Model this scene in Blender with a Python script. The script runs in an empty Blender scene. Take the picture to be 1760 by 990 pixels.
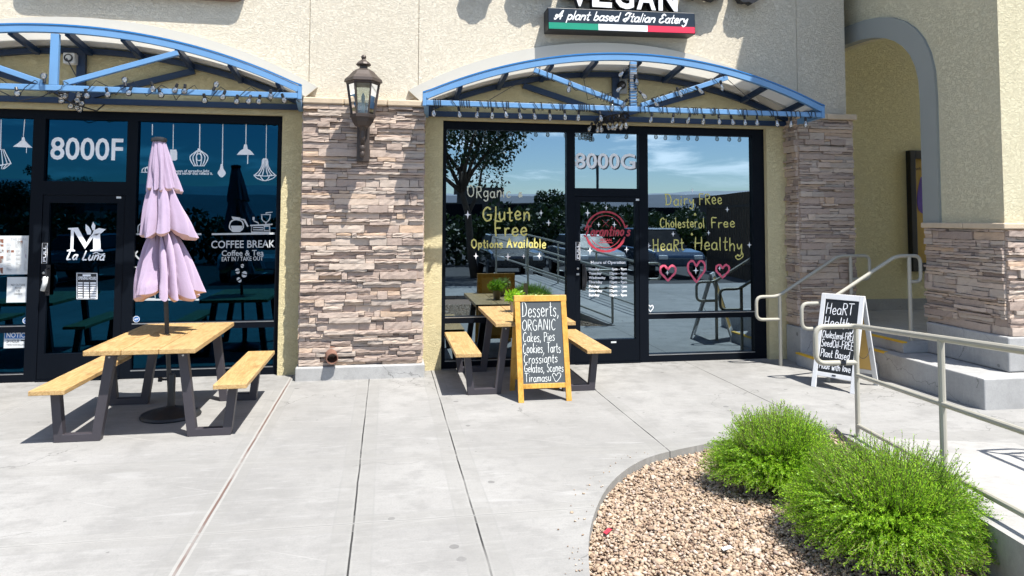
import bpy, bmesh, math, random
import numpy as np
from mathutils import Vector, Matrix

R = math.radians
scene = bpy.context.scene
COL = scene.collection
random.seed(7)
rng = np.random.default_rng(11)

# ------------------------------------------------------------------ camera
CAM_F, CAM_CX, CAM_CY = 1231.758, 880.0, 309.955      # lens centre sits above the frame centre (lower crop of a 4:3 shot)
YAW, PITCH, ROLL = 0.173111, 0.054112, 0.003815
CAM_POS = Vector((0.0, -8.886, 1.821))
_fw = Vector((math.sin(YAW)*math.cos(PITCH), math.cos(YAW)*math.cos(PITCH), math.sin(PITCH)))
_r0 = Vector((math.cos(YAW), -math.sin(YAW), 0))
_u0 = _r0.cross(_fw)
_rt = math.cos(ROLL)*_r0 + math.sin(ROLL)*_u0
_up = -math.sin(ROLL)*_r0 + math.cos(ROLL)*_u0
cd = bpy.data.cameras.new('camera')
cam = bpy.data.objects.new('camera', cd)
COL.objects.link(cam)
cd.sensor_width = 36.0
cd.lens = CAM_F/1760*36.0
cd.shift_x = 0.0
cd.shift_y = -(495.0-CAM_CY)/1760.0
cd.clip_start, cd.clip_end = 0.05, 20000
mw = Matrix((_rt, _up, -_fw)).transposed().to_4x4()
mw.translation = CAM_POS
cam.matrix_world = mw
scene.camera = cam

# ------------------------------------------------------------------ light
SUN_DIR = Vector((-0.275, 0.40, -1.0)).normalized()
to_sun = -SUN_DIR
EL = math.asin(to_sun.z)
AZ = math.atan2(to_sun.x, to_sun.y)
sl = bpy.data.lights.new('sun', 'SUN')
sl.energy = 4.7
sl.angle = R(0.53)
sl.color = (1.0, 0.955, 0.885)
sun = bpy.data.objects.new('sun', sl)
COL.objects.link(sun)
sun.rotation_euler = SUN_DIR.to_track_quat('-Z', 'Y').to_euler()
sun.location = (4, -6, 14)

world = bpy.data.worlds.new("World")
scene.world = world
world.use_nodes = True
wn = world.node_tree
wn.nodes.clear()

def N(nt, typ, ins=None, **props):
    n = nt.nodes.new(typ)
    for k, v in props.items():
        setattr(n, k, v)
    if ins:
        for k, v in ins.items():
            s = n.inputs[k]
            if isinstance(v, bpy.types.NodeSocket):
                nt.links.new(v, s)
            else:
                s.default_value = v
    return n

def mth(nt, op, a, b=None, c=None, clamp=False):
    n = nt.nodes.new('ShaderNodeMath'); n.operation = op; n.use_clamp = clamp
    for i, v in enumerate((a, b, c)):
        if v is None: continue
        if isinstance(v, bpy.types.NodeSocket): nt.links.new(v, n.inputs[i])
        else: n.inputs[i].default_value = v
    return n.outputs[0]

def mix(nt, fac, a, b, blend='MIX'):
    n = nt.nodes.new('ShaderNodeMix'); n.data_type = 'RGBA'; n.blend_type = blend
    for i, v in ((0, fac), (6, a), (7, b)):
        if isinstance(v, bpy.types.NodeSocket): nt.links.new(v, n.inputs[i])
        elif i == 0: n.inputs[i].default_value = v
        else: n.inputs[i].default_value = (*v[:3], 1)
    return n.outputs[2]

def ramp(nt, fac, stops):
    n = nt.nodes.new('ShaderNodeValToRGB')
    el = n.color_ramp.elements
    while len(el) < len(stops): el.new(0.5)
    for e, (p, c) in zip(el, stops):
        e.position = p
        e.color = (*c[:3], 1) if not isinstance(c, (int, float)) else (c, c, c, 1)
    nt.links.new(fac, n.inputs[0])
    return n.outputs[0]

def smooth(nt, v, a, b):
    n = nt.nodes.new('ShaderNodeMapRange'); n.interpolation_type = 'SMOOTHSTEP'
    nt.links.new(v, n.inputs[0]); n.inputs[1].default_value = a; n.inputs[2].default_value = b
    return n.outputs[0]

sky = N(wn, 'ShaderNodeTexSky', sky_type='NISHITA', sun_disc=False, sun_elevation=EL, sun_rotation=AZ,
        air_density=1.0, dust_density=0.35, ozone_density=2.2, altitude=600)
tc = N(wn, 'ShaderNodeTexCoord')
sep = N(wn, 'ShaderNodeSeparateXYZ', {0: tc.outputs['Generated']})
# clouds: thin fair weather clouds, projected on a high plane over the whole dome
zc = mth(wn, 'MAXIMUM', sep.outputs[2], 0.03)
cxy = N(wn, 'ShaderNodeCombineXYZ', {0: mth(wn, 'DIVIDE', sep.outputs[0], mth(wn, 'ADD', zc, 0.12)),
                                     1: mth(wn, 'DIVIDE', sep.outputs[1], mth(wn, 'ADD', zc, 0.12)), 2: 0.0})
cn = N(wn, 'ShaderNodeTexNoise', {'Vector': cxy.outputs[0], 'Scale': 1.35, 'Detail': 9.0, 'Roughness': 0.58, 'Distortion': 0.35})
cm = smooth(wn, cn.outputs[0], 0.50, 0.68)
cm = mth(wn, 'MULTIPLY', cm, smooth(wn, sep.outputs[2], 0.02, 0.09))
skc = mix(wn, mth(wn, 'MULTIPLY', cm, 0.75), sky.outputs[0], (14.0, 14.0, 14.3))
bg = N(wn, 'ShaderNodeBackground', {'Color': skc, 'Strength': 0.105})
wo = N(wn, 'ShaderNodeOutputWorld', {0: bg.outputs[0]})

scene.view_settings.view_transform = 'Standard'
scene.view_settings.look = 'None'
scene.view_settings.gamma = 1.0
scene.view_settings.exposure = 1.06
scene.render.engine = 'CYCLES'
scene.cycles.use_denoising = True
scene.cycles.max_bounces = 8
scene.cycles.transparent_max_bounces = 12
scene.cycles.sample_clamp_indirect = 6.0
scene.cycles.caustics_reflective = False
scene.cycles.caustics_refractive = False

# ------------------------------------------------------------------ helpers
def at(px, py, axis, val):
    """point of the real surface (plane axis=val) that the photo shows at px,py"""
    d = _fw + _rt*((px-CAM_CX)/CAM_F) - _up*((py-CAM_CY)/CAM_F)
    t = (val-CAM_POS[axis])/d[axis]
    return CAM_POS + d*t

def root_of(o):
    while o.parent: o = o.parent
    return o

class MB:
    """collects shapes, then links them as ONE mesh object"""
    def __init__(s, M=None):
        s.V, s.F, s.M = [], [], M
    def add(s, V, F):
        b = len(s.V)
        if s.M is not None: V = [s.M @ Vector(v) for v in V]
        s.V += [tuple(v) for v in V]
        s.F += [tuple(i+b for i in f) for f in F]
        return s
    def box(s, x0, x1, y0, y1, z0, z1):
        V = [(x0,y0,z0),(x1,y0,z0),(x1,y1,z0),(x0,y1,z0),(x0,y0,z1),(x1,y0,z1),(x1,y1,z1),(x0,y1,z1)]
        return s.add(V, [(0,3,2,1),(4,5,6,7),(0,1,5,4),(1,2,6,5),(2,3,7,6),(3,0,4,7)])
    def bar(s, p, q, w, h, up=(0,0,1)):
        p, q, up = Vector(p), Vector(q), Vector(up)
        d = (q-p).normalized(); sd = d.cross(up).normalized(); u = sd.cross(d)
        V = []
        for c in (p, q):
            for a, b in ((-1,-1),(1,-1),(1,1),(-1,1)):
                V.append(c + sd*(a*w/2) + u*(b*h/2))
        return s.add(V, [(0,1,2,3),(7,6,5,4),(0,4,5,1),(1,5,6,2),(2,6,7,3),(3,7,4,0)])
    def tube(s, pts, r, n=8, closed=False):
        pts = [Vector(p) for p in pts]; m = len(pts)
        rs = r if isinstance(r, (list, tuple)) else [r]*m
        V, F = [], []
        prev = None
        for i, p in enumerate(pts):
            if closed: t = pts[(i+1) % m]-pts[i-1]
            else: t = pts[min(i+1, m-1)]-pts[max(i-1, 0)]
            t = t.normalized() if t.length > 1e-9 else Vector((0,0,1))
            if prev is None:
                a = Vector((0,0,1)) if abs(t.z) < 0.9 else Vector((1,0,0))
                prev = a.cross(t).normalized()
            prev = (prev - t*prev.dot(t))
            prev = prev.normalized() if prev.length > 1e-6 else t.orthogonal().normalized()
            b = t.cross(prev)
            for k in range(n):
                a = 2*math.pi*k/n
                V.append(p + (prev*math.cos(a)+b*math.sin(a))*rs[i])
        for i in range(m if closed else m-1):
            j = (i+1) % m
            for k in range(n):
                l = (k+1) % n
                F.append((i*n+k, i*n+l, j*n+l, j*n+k))
        if not closed:
            F.append(tuple(reversed(range(n)))); F.append(tuple(range((m-1)*n, m*n)))
        return s.add(V, F)
    def lathe(s, c, prof, n=16, ph=0.0):
        c = Vector(c); V, F = [], []
        for r, z in prof:
            for k in range(n):
                a = 2*math.pi*k/n+ph
                V.append((c.x+r*math.cos(a), c.y+r*math.sin(a), c.z+z))
        for i in range(len(prof)-1):
            for k in range(n):
                l = (k+1) % n
                F.append((i*n+k, i*n+l, (i+1)*n+l, (i+1)*n+k))
        F.append(tuple(reversed(range(n)))); F.append(tuple(range((len(prof)-1)*n, len(prof)*n)))
        return s.add(V, F)
    def prism(s, poly, axis, a, b):
        """2D polygon extruded along axis; axis 1: poly is (x,z), axis 0: (y,z), axis 2: (x,y)"""
        n = len(poly)
        def P(u, v, t):
            return (u,t,v) if axis == 1 else (t,u,v) if axis == 0 else (u,v,t)
        V = [P(u,v,a) for u,v in poly]+[P(u,v,b) for u,v in poly]
        F = [tuple(range(n)), tuple(reversed(range(n, 2*n)))]
        F += [(i, i+n, (i+1) % n+n, (i+1) % n) for i in range(n)]
        return s.add(V, F)
    def poly(s, pts):
        return s.add(pts, [tuple(range(len(pts)))])
    def ribbon(s, pts, w, nrm, closed=False, taper=False):
        """flat painted stroke"""
        pts = [Vector(p) for p in pts]
        q = [pts[0]]
        for p in pts[1:]:
            if (p-q[-1]).length > 1e-5: q.append(p)
        if closed and (q[0]-q[-1]).length < 1e-5: q.pop()
        pts = q; m = len(pts)
        if m < 2: return s
        nrm = Vector(nrm); V, F = [], []
        MB.cnt = getattr(MB, 'cnt', 0)+1
        lift = (MB.cnt % 9)*0.00016
        for i, p in enumerate(pts):
            p = p+nrm*(lift+0.00012*i/m)
            if closed: t = (pts[(i+1) % m]-pts[i-1])
            else: t = pts[min(i+1,m-1)]-pts[max(i-1,0)]
            if t.length < 1e-9: t = Vector((1,0,0))
            sd = t.normalized().cross(nrm)
            ww = w/2*(1+.28*math.sin(i*1.7+MB.cnt*2.3)*math.sin(i*.61+MB.cnt))
            if not closed:
                ext = t.normalized()*(w*0.35)
                if i == 0: p = p-ext
                if i == m-1: p = p+ext
                if i in (0, m-1): ww *= 0.7
            V += [p+sd*ww, p-sd*ww]
        for i in range(m if closed else m-1):
            j = (i+1) % m
            F.append((2*i, 2*i+1, 2*j+1, 2*j))
        return s.add(V, F)
    def build(s, name, mat, parent=None, smooth=False, bevel=0, local=False, seg=2, fixn=True):
        me = bpy.data.meshes.new(name)
        V = s.V
        if parent is not None and not local:
            Mi = root_of(parent).matrix_basis.inverted()
            V = [tuple(Mi @ Vector(v)) for v in V]
        me.from_pydata(V, [], s.F)
        if fixn and len(s.F) < 30000:
            bm = bmesh.new(); bm.from_mesh(me)
            bmesh.ops.recalc_face_normals(bm, faces=bm.faces)
            bm.to_mesh(me); bm.free()
        me.update()
        return link(name, me, mat, parent, smooth, bevel, seg)

def link(name, me, mat, parent=None, smooth=False, bevel=0, seg=2):
    o = bpy.data.objects.new(name, me)
    COL.objects.link(o)
    if mat is not None: me.materials.append(mat)
    if parent is not None: o.parent = parent
    if smooth:
        me.shade_smooth() if smooth is True else me.shade_smooth()
    if smooth == 'auto':
        try: me.set_sharp_from_angle(angle=R(35))
        except Exception: pass
    if bevel:
        b = o.modifiers.new('bevel', 'BEVEL'); b.width = bevel; b.segments = seg; b.limit_method = 'ANGLE'; b.angle_limit = R(40)
    return o

def big_mesh(name, V, F, mat, parent=None, smooth=False):
    """V (n,3), F (m,k) numpy arrays"""
    me = bpy.data.meshes.new(name)
    V = np.asarray(V, np.float32); F = np.asarray(F, np.int32)
    if parent is not None:
        l = root_of(parent).location
        V = V-np.array([l.x, l.y, l.z], np.float32)
    k = F.shape[1]
    me.vertices.add(len(V)); me.vertices.foreach_set('co', V.ravel())
    me.loops.add(F.size); me.loops.foreach_set('vertex_index', F.ravel())
    me.polygons.add(len(F))
    me.polygons.foreach_set('loop_start', np.arange(0, F.size, k, dtype=np.int32))
    me.polygons.foreach_set('loop_total', np.full(len(F), k, np.int32))
    me.update(calc_edges=True); me.validate()
    return link(name, me, mat, parent, smooth)

def tag(o, label=None, cat=None, group=None, kind=None):
    if label: o['label'] = label
    if cat: o['category'] = cat
    if group: o['group'] = group
    if kind: o['kind'] = kind
    return o

def thing(name, label, cat, loc=(0,0,0), rz=0.0, group=None):
    e = bpy.data.objects.new(name, None)
    COL.objects.link(e)
    e.location = loc; e.rotation_euler = (0,0,rz); e.empty_display_size = 0.1
    e.matrix_basis = Matrix.Translation(loc) @ Matrix.Rotation(rz, 4, 'Z')
    return tag(e, label, cat, group)

def copy_tree(o, parent=None):
    c = o.copy(); COL.objects.link(c)
    if parent is not None: c.parent = parent
    for ch in list(o.children): copy_tree(ch, c)
    return c

# ------------------------------------------------------------------ materials
MATS = {}
def new_mat(name):
    m = bpy.data.materials.new(name); m.use_nodes = True
    nt = m.node_tree; nt.nodes.clear()
    out = N(nt, 'ShaderNodeOutputMaterial')
    return m, nt, out

def principled(nt, out, **k):
    b = N(nt, 'ShaderNodeBsdfPrincipled')
    for key, v in k.items():
        s = b.inputs[key]
        if isinstance(v, bpy.types.NodeSocket): nt.links.new(v, s)
        elif isinstance(v, (tuple, list)) and len(v) == 3: s.default_value = (*v, 1)
        else: s.default_value = v
    nt.links.new(b.outputs[0], out.inputs[0])
    return b

def pos(nt):
    return N(nt, 'ShaderNodeNewGeometry').outputs['Position']
def noise(nt, vec, scale, detail=4, rough=0.55, dist=0.0):
    return N(nt, 'ShaderNodeTexNoise', {'Vector': vec, 'Scale': scale, 'Detail': detail, 'Roughness': rough, 'Distortion': dist}).outputs[0]
def bump(nt, h, strength, dist, normal=None):
    d = {'Height': h, 'Strength': strength, 'Distance': dist}
    if normal is not None: d['Normal'] = normal
    return N(nt, 'ShaderNodeBump', d).outputs[0]
def scalev(nt, v, s):
    return N(nt, 'ShaderNodeMapping', {'Vector': v, 'Scale': s}).outputs[0]
def ocoord(nt):
    return N(nt, 'ShaderNodeTexCoord').outputs['Object']

def simple(name, col, rough=0.5, metal=0.0, vary=0.12, scale=6.0, bscale=0, bstr=0.0, bdist=0.002, coat=0.0, spec=0.5):
    m, nt, out = new_mat(name)
    p = ocoord(nt)
    n = noise(nt, p, scale, 5)
    c = mix(nt, n, tuple(x*(1-vary) for x in col), tuple(min(1, x*(1+vary)) for x in col))
    rv = mth(nt, 'ADD', mth(nt, 'MULTIPLY', noise(nt, p, scale*2.3, 4), 0.2), rough-0.1)
    k = {'Base Color': c, 'Roughness': rv, 'Metallic': metal, 'Specular IOR Level': spec}
    if coat: k['Coat Weight'] = coat; k['Coat Roughness'] = 0.05
    if bscale: k['Normal'] = bump(nt, noise(nt, p, bscale, 3), bstr, bdist)
    principled(nt, out, **k)
    MATS[name] = m
    return m

def m_stucco(name, c1, c2, rough_scale=34.0, strength=0.75):
    m, nt, out = new_mat(name)
    p = pos(nt)
    q = scalev(nt, p, (1.0, 1.0, 1.55))
    big = noise(nt, p, 0.7, 5)
    fine = noise(nt, p, 90, 3)
    # worm-like knock-down texture: distorted noise, ridges kept
    w = N(nt, 'ShaderNodeTexNoise', {'Vector': q, 'Scale': rough_scale*0.42, 'Detail': 4.0, 'Roughness': 0.6, 'Distortion': 0.9}).outputs[0]
    ridge = mth(nt, 'ABSOLUTE', mth(nt, 'SUBTRACT', w, 0.5))
    rid = smooth(nt, ridge, 0.0, 0.06)
    w2 = noise(nt, q, rough_scale*1.25, 5, 0.65, 0.4)
    h = mth(nt, 'ADD', mth(nt, 'MULTIPLY', rid, 0.55), mth(nt, 'MULTIPLY', w2, 1.3))
    h = mth(nt, 'ADD', h, mth(nt, 'MULTIPLY', fine, 0.25))
    c = mix(nt, big, c1, c2)
    pit = mth(nt, 'MULTIPLY', mth(nt, 'SUBTRACT', 1.0, rid), 0.12)  # creases darkened in the colour to deepen the shadow below the bumps
    c = mix(nt, pit, c, (c1[0]*0.55, c1[1]*0.53, c1[2]*0.5))
    stain = smooth(nt, noise(nt, scalev(nt, p, (1.2, 1.2, 0.25)), 1.6, 5), 0.52, 0.75)
    c = mix(nt, mth(nt, 'MULTIPLY', stain, 0.10), c, (c1[0]*0.75, c1[1]*0.72, c1[2]*0.66))
    principled(nt, out, **{'Base Color': c, 'Roughness': 0.92, 'Specular IOR Level': 0.2, 'Normal': bump(nt, h, strength, 0.017)})
    MATS[name] = m
    return m

def m_ledgestone():
    m, nt, out = new_mat('ledge_stone')
    g = N(nt, 'ShaderNodeNewGeometry')
    p = g.outputs['Position']; rnd = g.outputs['Random Per Island']
    c = ramp(nt, rnd, [(0.0, (0.17,0.125,0.105)), (0.16, (0.41,0.32,0.262)), (0.34, (0.29,0.225,0.188)), (0.52, (0.48,0.385,0.315)), (0.68, (0.34,0.295,0.25)), (0.84, (0.52,0.43,0.352)), (1.0, (0.47,0.32,0.20))])
    st = noise(nt, scalev(nt, p, (2.5, 2.5, 14)), 5, 6, 0.65)
    c = mix(nt, smooth(nt, st, 0.35, 0.7), mix(nt, 0.22, c, (0.20,0.14,0.12)), c)
    fine = noise(nt, p, 55, 4, 0.6)
    c = mix(nt, mth(nt, 'MULTIPLY', fine, 0.3), c, (0.68,0.58,0.51))
    h = mth(nt, 'ADD', mth(nt, 'MULTIPLY', noise(nt, scalev(nt, p, (14, 14, 40)), 1.6, 6, 0.7), 0.7), mth(nt, 'MULTIPLY', fine, 0.35))
    principled(nt, out, **{'Base Color': c, 'Roughness': 0.88, 'Specular IOR Level': 0.25, 'Normal': bump(nt, h, 0.4, 0.008)})
    MATS['ledge_stone'] = m
    return m

def m_concrete(name, base=(0.266,0.263,0.255), xj=(), yj=(), brown=None):
    m, nt, out = new_mat(name)
    p = pos(nt)
    wob = mth(nt, 'MULTIPLY', mth(nt, 'SUBTRACT', noise(nt, p, 2.2, 3), 0.5), 0.012)
    s = N(nt, 'ShaderNodeSeparateXYZ', {0: p})
    x = mth(nt, 'ADD', s.outputs[0], wob); y = mth(nt, 'ADD', s.outputs[1], wob)
    big = noise(nt, p, 0.55, 5, 0.6, 0.3); mid = noise(nt, p, 3.5, 6, 0.65); fine = noise(nt, p, 85, 3, 0.7)
    broom = noise(nt, scalev(nt, p, (4, 130, 4)), 1.0, 3, 0.6)
    c = mix(nt, smooth(nt, big, 0.3, 0.72), tuple(v*0.80 for v in base), tuple(v*1.13 for v in base))
    c = mix(nt, mth(nt, 'MULTIPLY', smooth(nt, mid, 0.45, 0.66), 0.60), c, (base[0]*0.68, base[1]*0.68, base[2]*0.68))
    c = mix(nt, mth(nt, 'MULTIPLY', broom, 0.22), c, (base[0]*1.25, base[1]*1.25, base[2]*1.24))
    c = mix(nt, mth(nt, 'MULTIPLY', smooth(nt, noise(nt, p, 17, 6, 0.7), 0.48, 0.70), 0.35), c, (base[0]*0.70, base[1]*0.71, base[2]*0.72))
    c = mix(nt, mth(nt, 'MULTIPLY', smooth(nt, noise(nt, scalev(nt, p, (1.0, 9, 1)), 4.0, 6, 0.7, 0.6), 0.52, 0.66), 0.35), c, (base[0]*1.22, base[1]*1.22, base[2]*1.21))
    c = mix(nt, mth(nt, 'MULTIPLY', smooth(nt, fine, 0.4, 0.7), 0.28), c, (base[0]*0.62, base[1]*0.62, base[2]*0.61))
    swirl = smooth(nt, noise(nt, scalev(nt, p, (0.8, 3.2, 1)), 2.2, 5, 0.6, 1.2), 0.56, 0.7)
    c = mix(nt, mth(nt, 'MULTIPLY', swirl, 0.22), c, (0.39,0.39,0.385))
    if xj:
        ft = smooth(nt, s.outputs[1], -1.3, -0.1)
        ft = mth(nt, 'MULTIPLY', ft, smooth(nt, noise(nt, p, 6, 6, 0.7), 0.42, 0.66))
        c = mix(nt, mth(nt, 'MULTIPLY', ft, 0.5), c, (base[0]*0.5, base[1]*0.49, base[2]*0.47))
        scr = mth(nt, 'GREATER_THAN', noise(nt, scalev(nt, N(nt, 'ShaderNodeMapping', {'Vector': p, 'Rotation': (0, 0, 0.5)}).outputs[0], (0.6, 28, 1)), 1.0, 3, 0.5), 0.69)
        c = mix(nt, mth(nt, 'MULTIPLY', scr, 0.30), c, (base[0]*1.4, base[1]*1.4, base[2]*1.4))
    # hairline cracks
    wp = N(nt, 'ShaderNodeVectorMath', {0: p, 1: N(nt, 'ShaderNodeVectorMath', {0: N(nt, 'ShaderNodeTexNoise', {'Vector': p, 'Scale': 1.7, 'Detail': 5.0}).outputs['Color'], 1: (0.9, 0.9, 0.9)}, operation='MULTIPLY').outputs[0]}, operation='ADD').outputs[0]
    cv = N(nt, 'ShaderNodeTexVoronoi', {'Vector': wp, 'Scale': 0.42}, feature='DISTANCE_TO_EDGE')
    ck = mth(nt, 'MULTIPLY', mth(nt, 'LESS_THAN', cv.outputs['Distance'], 0.0016), mth(nt, 'GREATER_THAN', noise(nt, p, 0.5, 3), 0.50))
    c = mix(nt, mth(nt, 'MULTIPLY', ck, 0.55), c, (base[0]*0.35, base[1]*0.35, base[2]*0.35))
    # old gum and drip marks: sparse spots
    for sc, th, am in ((3.1, 0.085, 0.55), (5.3, 0.05, 0.6), (1.5, 0.04, 0.35)):
        v = N(nt, 'ShaderNodeTexVoronoi', {'Vector': N(nt, 'ShaderNodeVectorMath', {0: p, 1: (sc*3.7, 1.1, 0)}, operation='ADD').outputs[0], 'Scale': sc, 'Randomness': 1.0})
        d = mth(nt, 'ADD', v.outputs['Distance'], mth(nt, 'MULTIPLY', mth(nt, 'SUBTRACT', noise(nt, p, 14, 3), 0.5), 0.10))
        sel = N(nt, 'ShaderNodeSeparateColor', {0: v.outputs['Color']}).outputs[0]
        spot = mth(nt, 'MULTIPLY', mth(nt, 'LESS_THAN', d, th), mth(nt, 'GREATER_THAN', sel, 0.68))
        c = mix(nt, mth(nt, 'MULTIPLY', spot, am), c, (0.085,0.085,0.085))
    h = mth(nt, 'ADD', mth(nt, 'MULTIPLY', broom, 0.25), mth(nt, 'MULTIPLY', fine, 0.25))
    core_all = None
    def joint(coord, v0, wcore, dark, band, pale):
        nonlocal c, core_all
        d = mth(nt, 'ABSOLUTE', mth(nt, 'SUBTRACT', coord, v0))
        if band:
            inb = mth(nt, 'LESS_THAN', d, band)
            c = mix(nt, mth(nt, 'MULTIPLY', inb, 0.28), c, (base[0]*0.80, base[1]*0.80, base[2]*0.78))
            ln = mth(nt, 'LESS_THAN', mth(nt, 'ABSOLUTE', mth(nt, 'SUBTRACT', d, band)), 0.006)
            c = mix(nt, mth(nt, 'MULTIPLY', mth(nt, 'MULTIPLY', ln, smooth(nt, noise(nt, p, 2.7, 4), 0.35, 0.6)), 0.45), c, (0.205,0.205,0.20))
        if pale:
            pl = mth(nt, 'LESS_THAN', d, wcore*2.6)
            c = mix(nt, mth(nt, 'MULTIPLY', pl, pale), c, (0.40,0.395,0.375))
        k = mth(nt, 'SUBTRACT', 1.0, smooth(nt, d, wcore*0.6, wcore))
        dk = dark if isinstance(dark, tuple) else (dark, dark, dark)
        brk = mth(nt, 'ADD', 0.35, mth(nt, 'MULTIPLY', smooth(nt, noise(nt, p, 1.3, 4), 0.3, 0.55), 0.65))
        c = mix(nt, mth(nt, 'MULTIPLY', k, brk), c, dk)
        core_all = k if core_all is None else mth(nt, 'MAXIMUM', core_all, k)
    for v0, kind in xj:
        if kind == 'brown': joint(x, v0, 0.010, (0.13,0.085,0.072), 0.10, 0.30)
        elif kind == 'dark': joint(x, v0, 0.0068, 0.03, 0.115, 0.08)
        else: joint(x, v0, 0.006, 0.20, 0.0, 0.25)
    for v0, sl_ in yj:
        yy = mth(nt, 'SUBTRACT', y, mth(nt, 'MULTIPLY', x, sl_)) if sl_ else y
        joint(yy, v0, 0.006, (0.20,0.20,0.195), 0.11, 0.16)  # pale edge paints in the sunlit lip of the cross grooves
    if core_all is not None:
        h = mth(nt, 'SUBTRACT', h, mth(nt, 'MULTIPLY', core_all, 2.0))
    principled(nt, out, **{'Base Color': c, 'Roughness': 0.85, 'Specular IOR Level': 0.3, 'Normal': bump(nt, h, 0.35, 0.006)})
    MATS[name] = m
    return m

def m_wood(name, c1, c2, axis=1, rough=0.5):
    m, nt, out = new_mat(name)
    p = ocoord(nt)
    g = N(nt, 'ShaderNodeNewGeometry')
    off = N(nt, 'ShaderNodeVectorMath', {0: p, 1: N(nt, 'ShaderNodeCombineXYZ', {0: mth(nt, 'MULTIPLY', g.outputs['Random Per Island'], 9.0), 1: mth(nt, 'MULTIPLY', g.outputs['Random Per Island'], 5.0), 2: 0}).outputs[0]}, operation='ADD').outputs[0]
    s = [11, 11, 11]; s[axis] = 0.9
    q = scalev(nt, off, tuple(s))
    a = noise(nt, q, 1.6, 6, 0.6, 0.8)
    ringv = mth(nt, 'FRACT', mth(nt, 'MULTIPLY', a, 7.0))
    grain = smooth(nt, mth(nt, 'ABSOLUTE', mth(nt, 'SUBTRACT', ringv, 0.5)), 0.0, 0.5)
    s2 = [60, 60, 60]; s2[axis] = 3
    fib = noise(nt, scalev(nt, off, tuple(s2)), 1.0, 4, 0.6)
    c = mix(nt, grain, c1, c2)
    c = mix(nt, mth(nt, 'MULTIPLY', fib, 0.35), c, tuple(v*0.55 for v in c1))
    knots = N(nt, 'ShaderNodeTexVoronoi', {'Vector': scalev(nt, off, (5, 1.6, 5) if axis == 1 else (5, 5, 1.6)), 'Scale': 1.0})
    kn = mth(nt, 'SUBTRACT', 1.0, smooth(nt, knots.outputs['Distance'], 0.05, 0.13))
    c = mix(nt, mth(nt, 'MULTIPLY', kn, 0.75), c, tuple(v*0.28 for v in c1))
    st = smooth(nt, noise(nt, p, 3.0, 4), 0.5, 0.75)
    c = mix(nt, mth(nt, 'MULTIPLY', st, 0.22), c, tuple(v*0.5 for v in c1))
    c = mix(nt, mth(nt, 'MULTIPLY', g.outputs['Random Per Island'], 0.45), c, tuple(v*0.62 for v in c2))
    c = mix(nt, mth(nt, 'MULTIPLY', smooth(nt, noise(nt, p, 7.5, 6, 0.7), 0.50, 0.70), 0.50), c, tuple(v*0.38 for v in c1))
    principled(nt, out, **{'Base Color': c, 'Roughness': rough, 'Specular IOR Level': 0.35, 'Normal': bump(nt, mth(nt, 'ADD', fib, grain), 0.25, 0.003)})
    MATS[name] = m
    return m

def m_glass(name, base, gtint, ttint, rough=0.0):
    m, nt, out = new_mat(name)
    lw = N(nt, 'ShaderNodeFresnel', {'IOR': 1.5}).outputs[0]
    fac = mth(nt, 'ADD', mth(nt, 'MULTIPLY', lw, 1.0-base), base, clamp=True)
    # float glass is never dead flat
    p = pos(nt)
    nb = bump(nt, noise(nt, p, 1.1, 2, 0.4), 0.06, 0.01)
    gl = N(nt, 'ShaderNodeBsdfGlossy', {'Color': (*gtint, 1), 'Roughness': rough, 'Normal': nb})
    tr = N(nt, 'ShaderNodeBsdfTransparent', {'Color': (*ttint, 1)})
    mx = N(nt, 'ShaderNodeMixShader', {0: fac, 1: tr.outputs[0], 2: gl.outputs[0]})
    nt.links.new(mx.outputs[0], out.inputs[0])
    MATS[name] = m
    return m

def m_emit(name, col, strength):
    m, nt, out = new_mat(name)
    e = N(nt, 'ShaderNodeEmission', {'Color': (*col, 1), 'Strength': strength})
    nt.links.new(e.outputs[0], out.inputs[0])
    MATS[name] = m
    return m

def m_translucent(name, col, tcol, fac, rough=0.8, bs=0):
    m, nt, out = new_mat(name)
    p = ocoord(nt)
    n = noise(nt, p, 4, 4)
    c = mix(nt, n, tuple(v*0.93 for v in col), tuple(min(1, v*1.06) for v in col))
    b = N(nt, 'ShaderNodeBsdfDiffuse', {'Color': c, 'Roughness': rough})
    t = N(nt, 'ShaderNodeBsdfTranslucent', {'Color': (*tcol, 1)})
    if bs:
        nb = bump(nt, noise(nt, p, bs, 3), 0.3, 0.004)
        nb = bump(nt, noise(nt, scalev(nt, p, (1, 1, .45)), 17, 4, .6, .6), 0.55, 0.012, nb)
        nt.links.new(nb, b.inputs['Normal'])
    mx = N(nt, 'ShaderNodeMixShader', {0: fac, 1: b.outputs[0], 2: t.outputs[0]})
    nt.links.new(mx.outputs[0], out.inputs[0])
    MATS[name] = m
    return m

def m_leaf(name, cols, tr=0.35):
    m, nt, out = new_mat(name)
    g = N(nt, 'ShaderNodeNewGeometry')
    c = ramp(nt, g.outputs['Random Per Island'], [(i/(len(cols)-1), k) for i, k in enumerate(cols)])
    cl = noise(nt, g.outputs['Position'], 3.0, 3)
    c = mix(nt, mth(nt, 'MULTIPLY', cl, 0.4), c, cols[0])
    d = N(nt, 'ShaderNodeBsdfPrincipled', {'Base Color': c, 'Roughness': 0.45, 'Specular IOR Level': 0.4})
    t = N(nt, 'ShaderNodeBsdfTranslucent', {'Color': mix(nt, 0.5, c, cols[-1])})
    mx = N(nt, 'ShaderNodeMixShader', {0: tr, 1: d.outputs[0], 2: t.outputs[0]})
    nt.links.new(mx.outputs[0], out.inputs[0])
    MATS[name] = m
    return m

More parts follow.
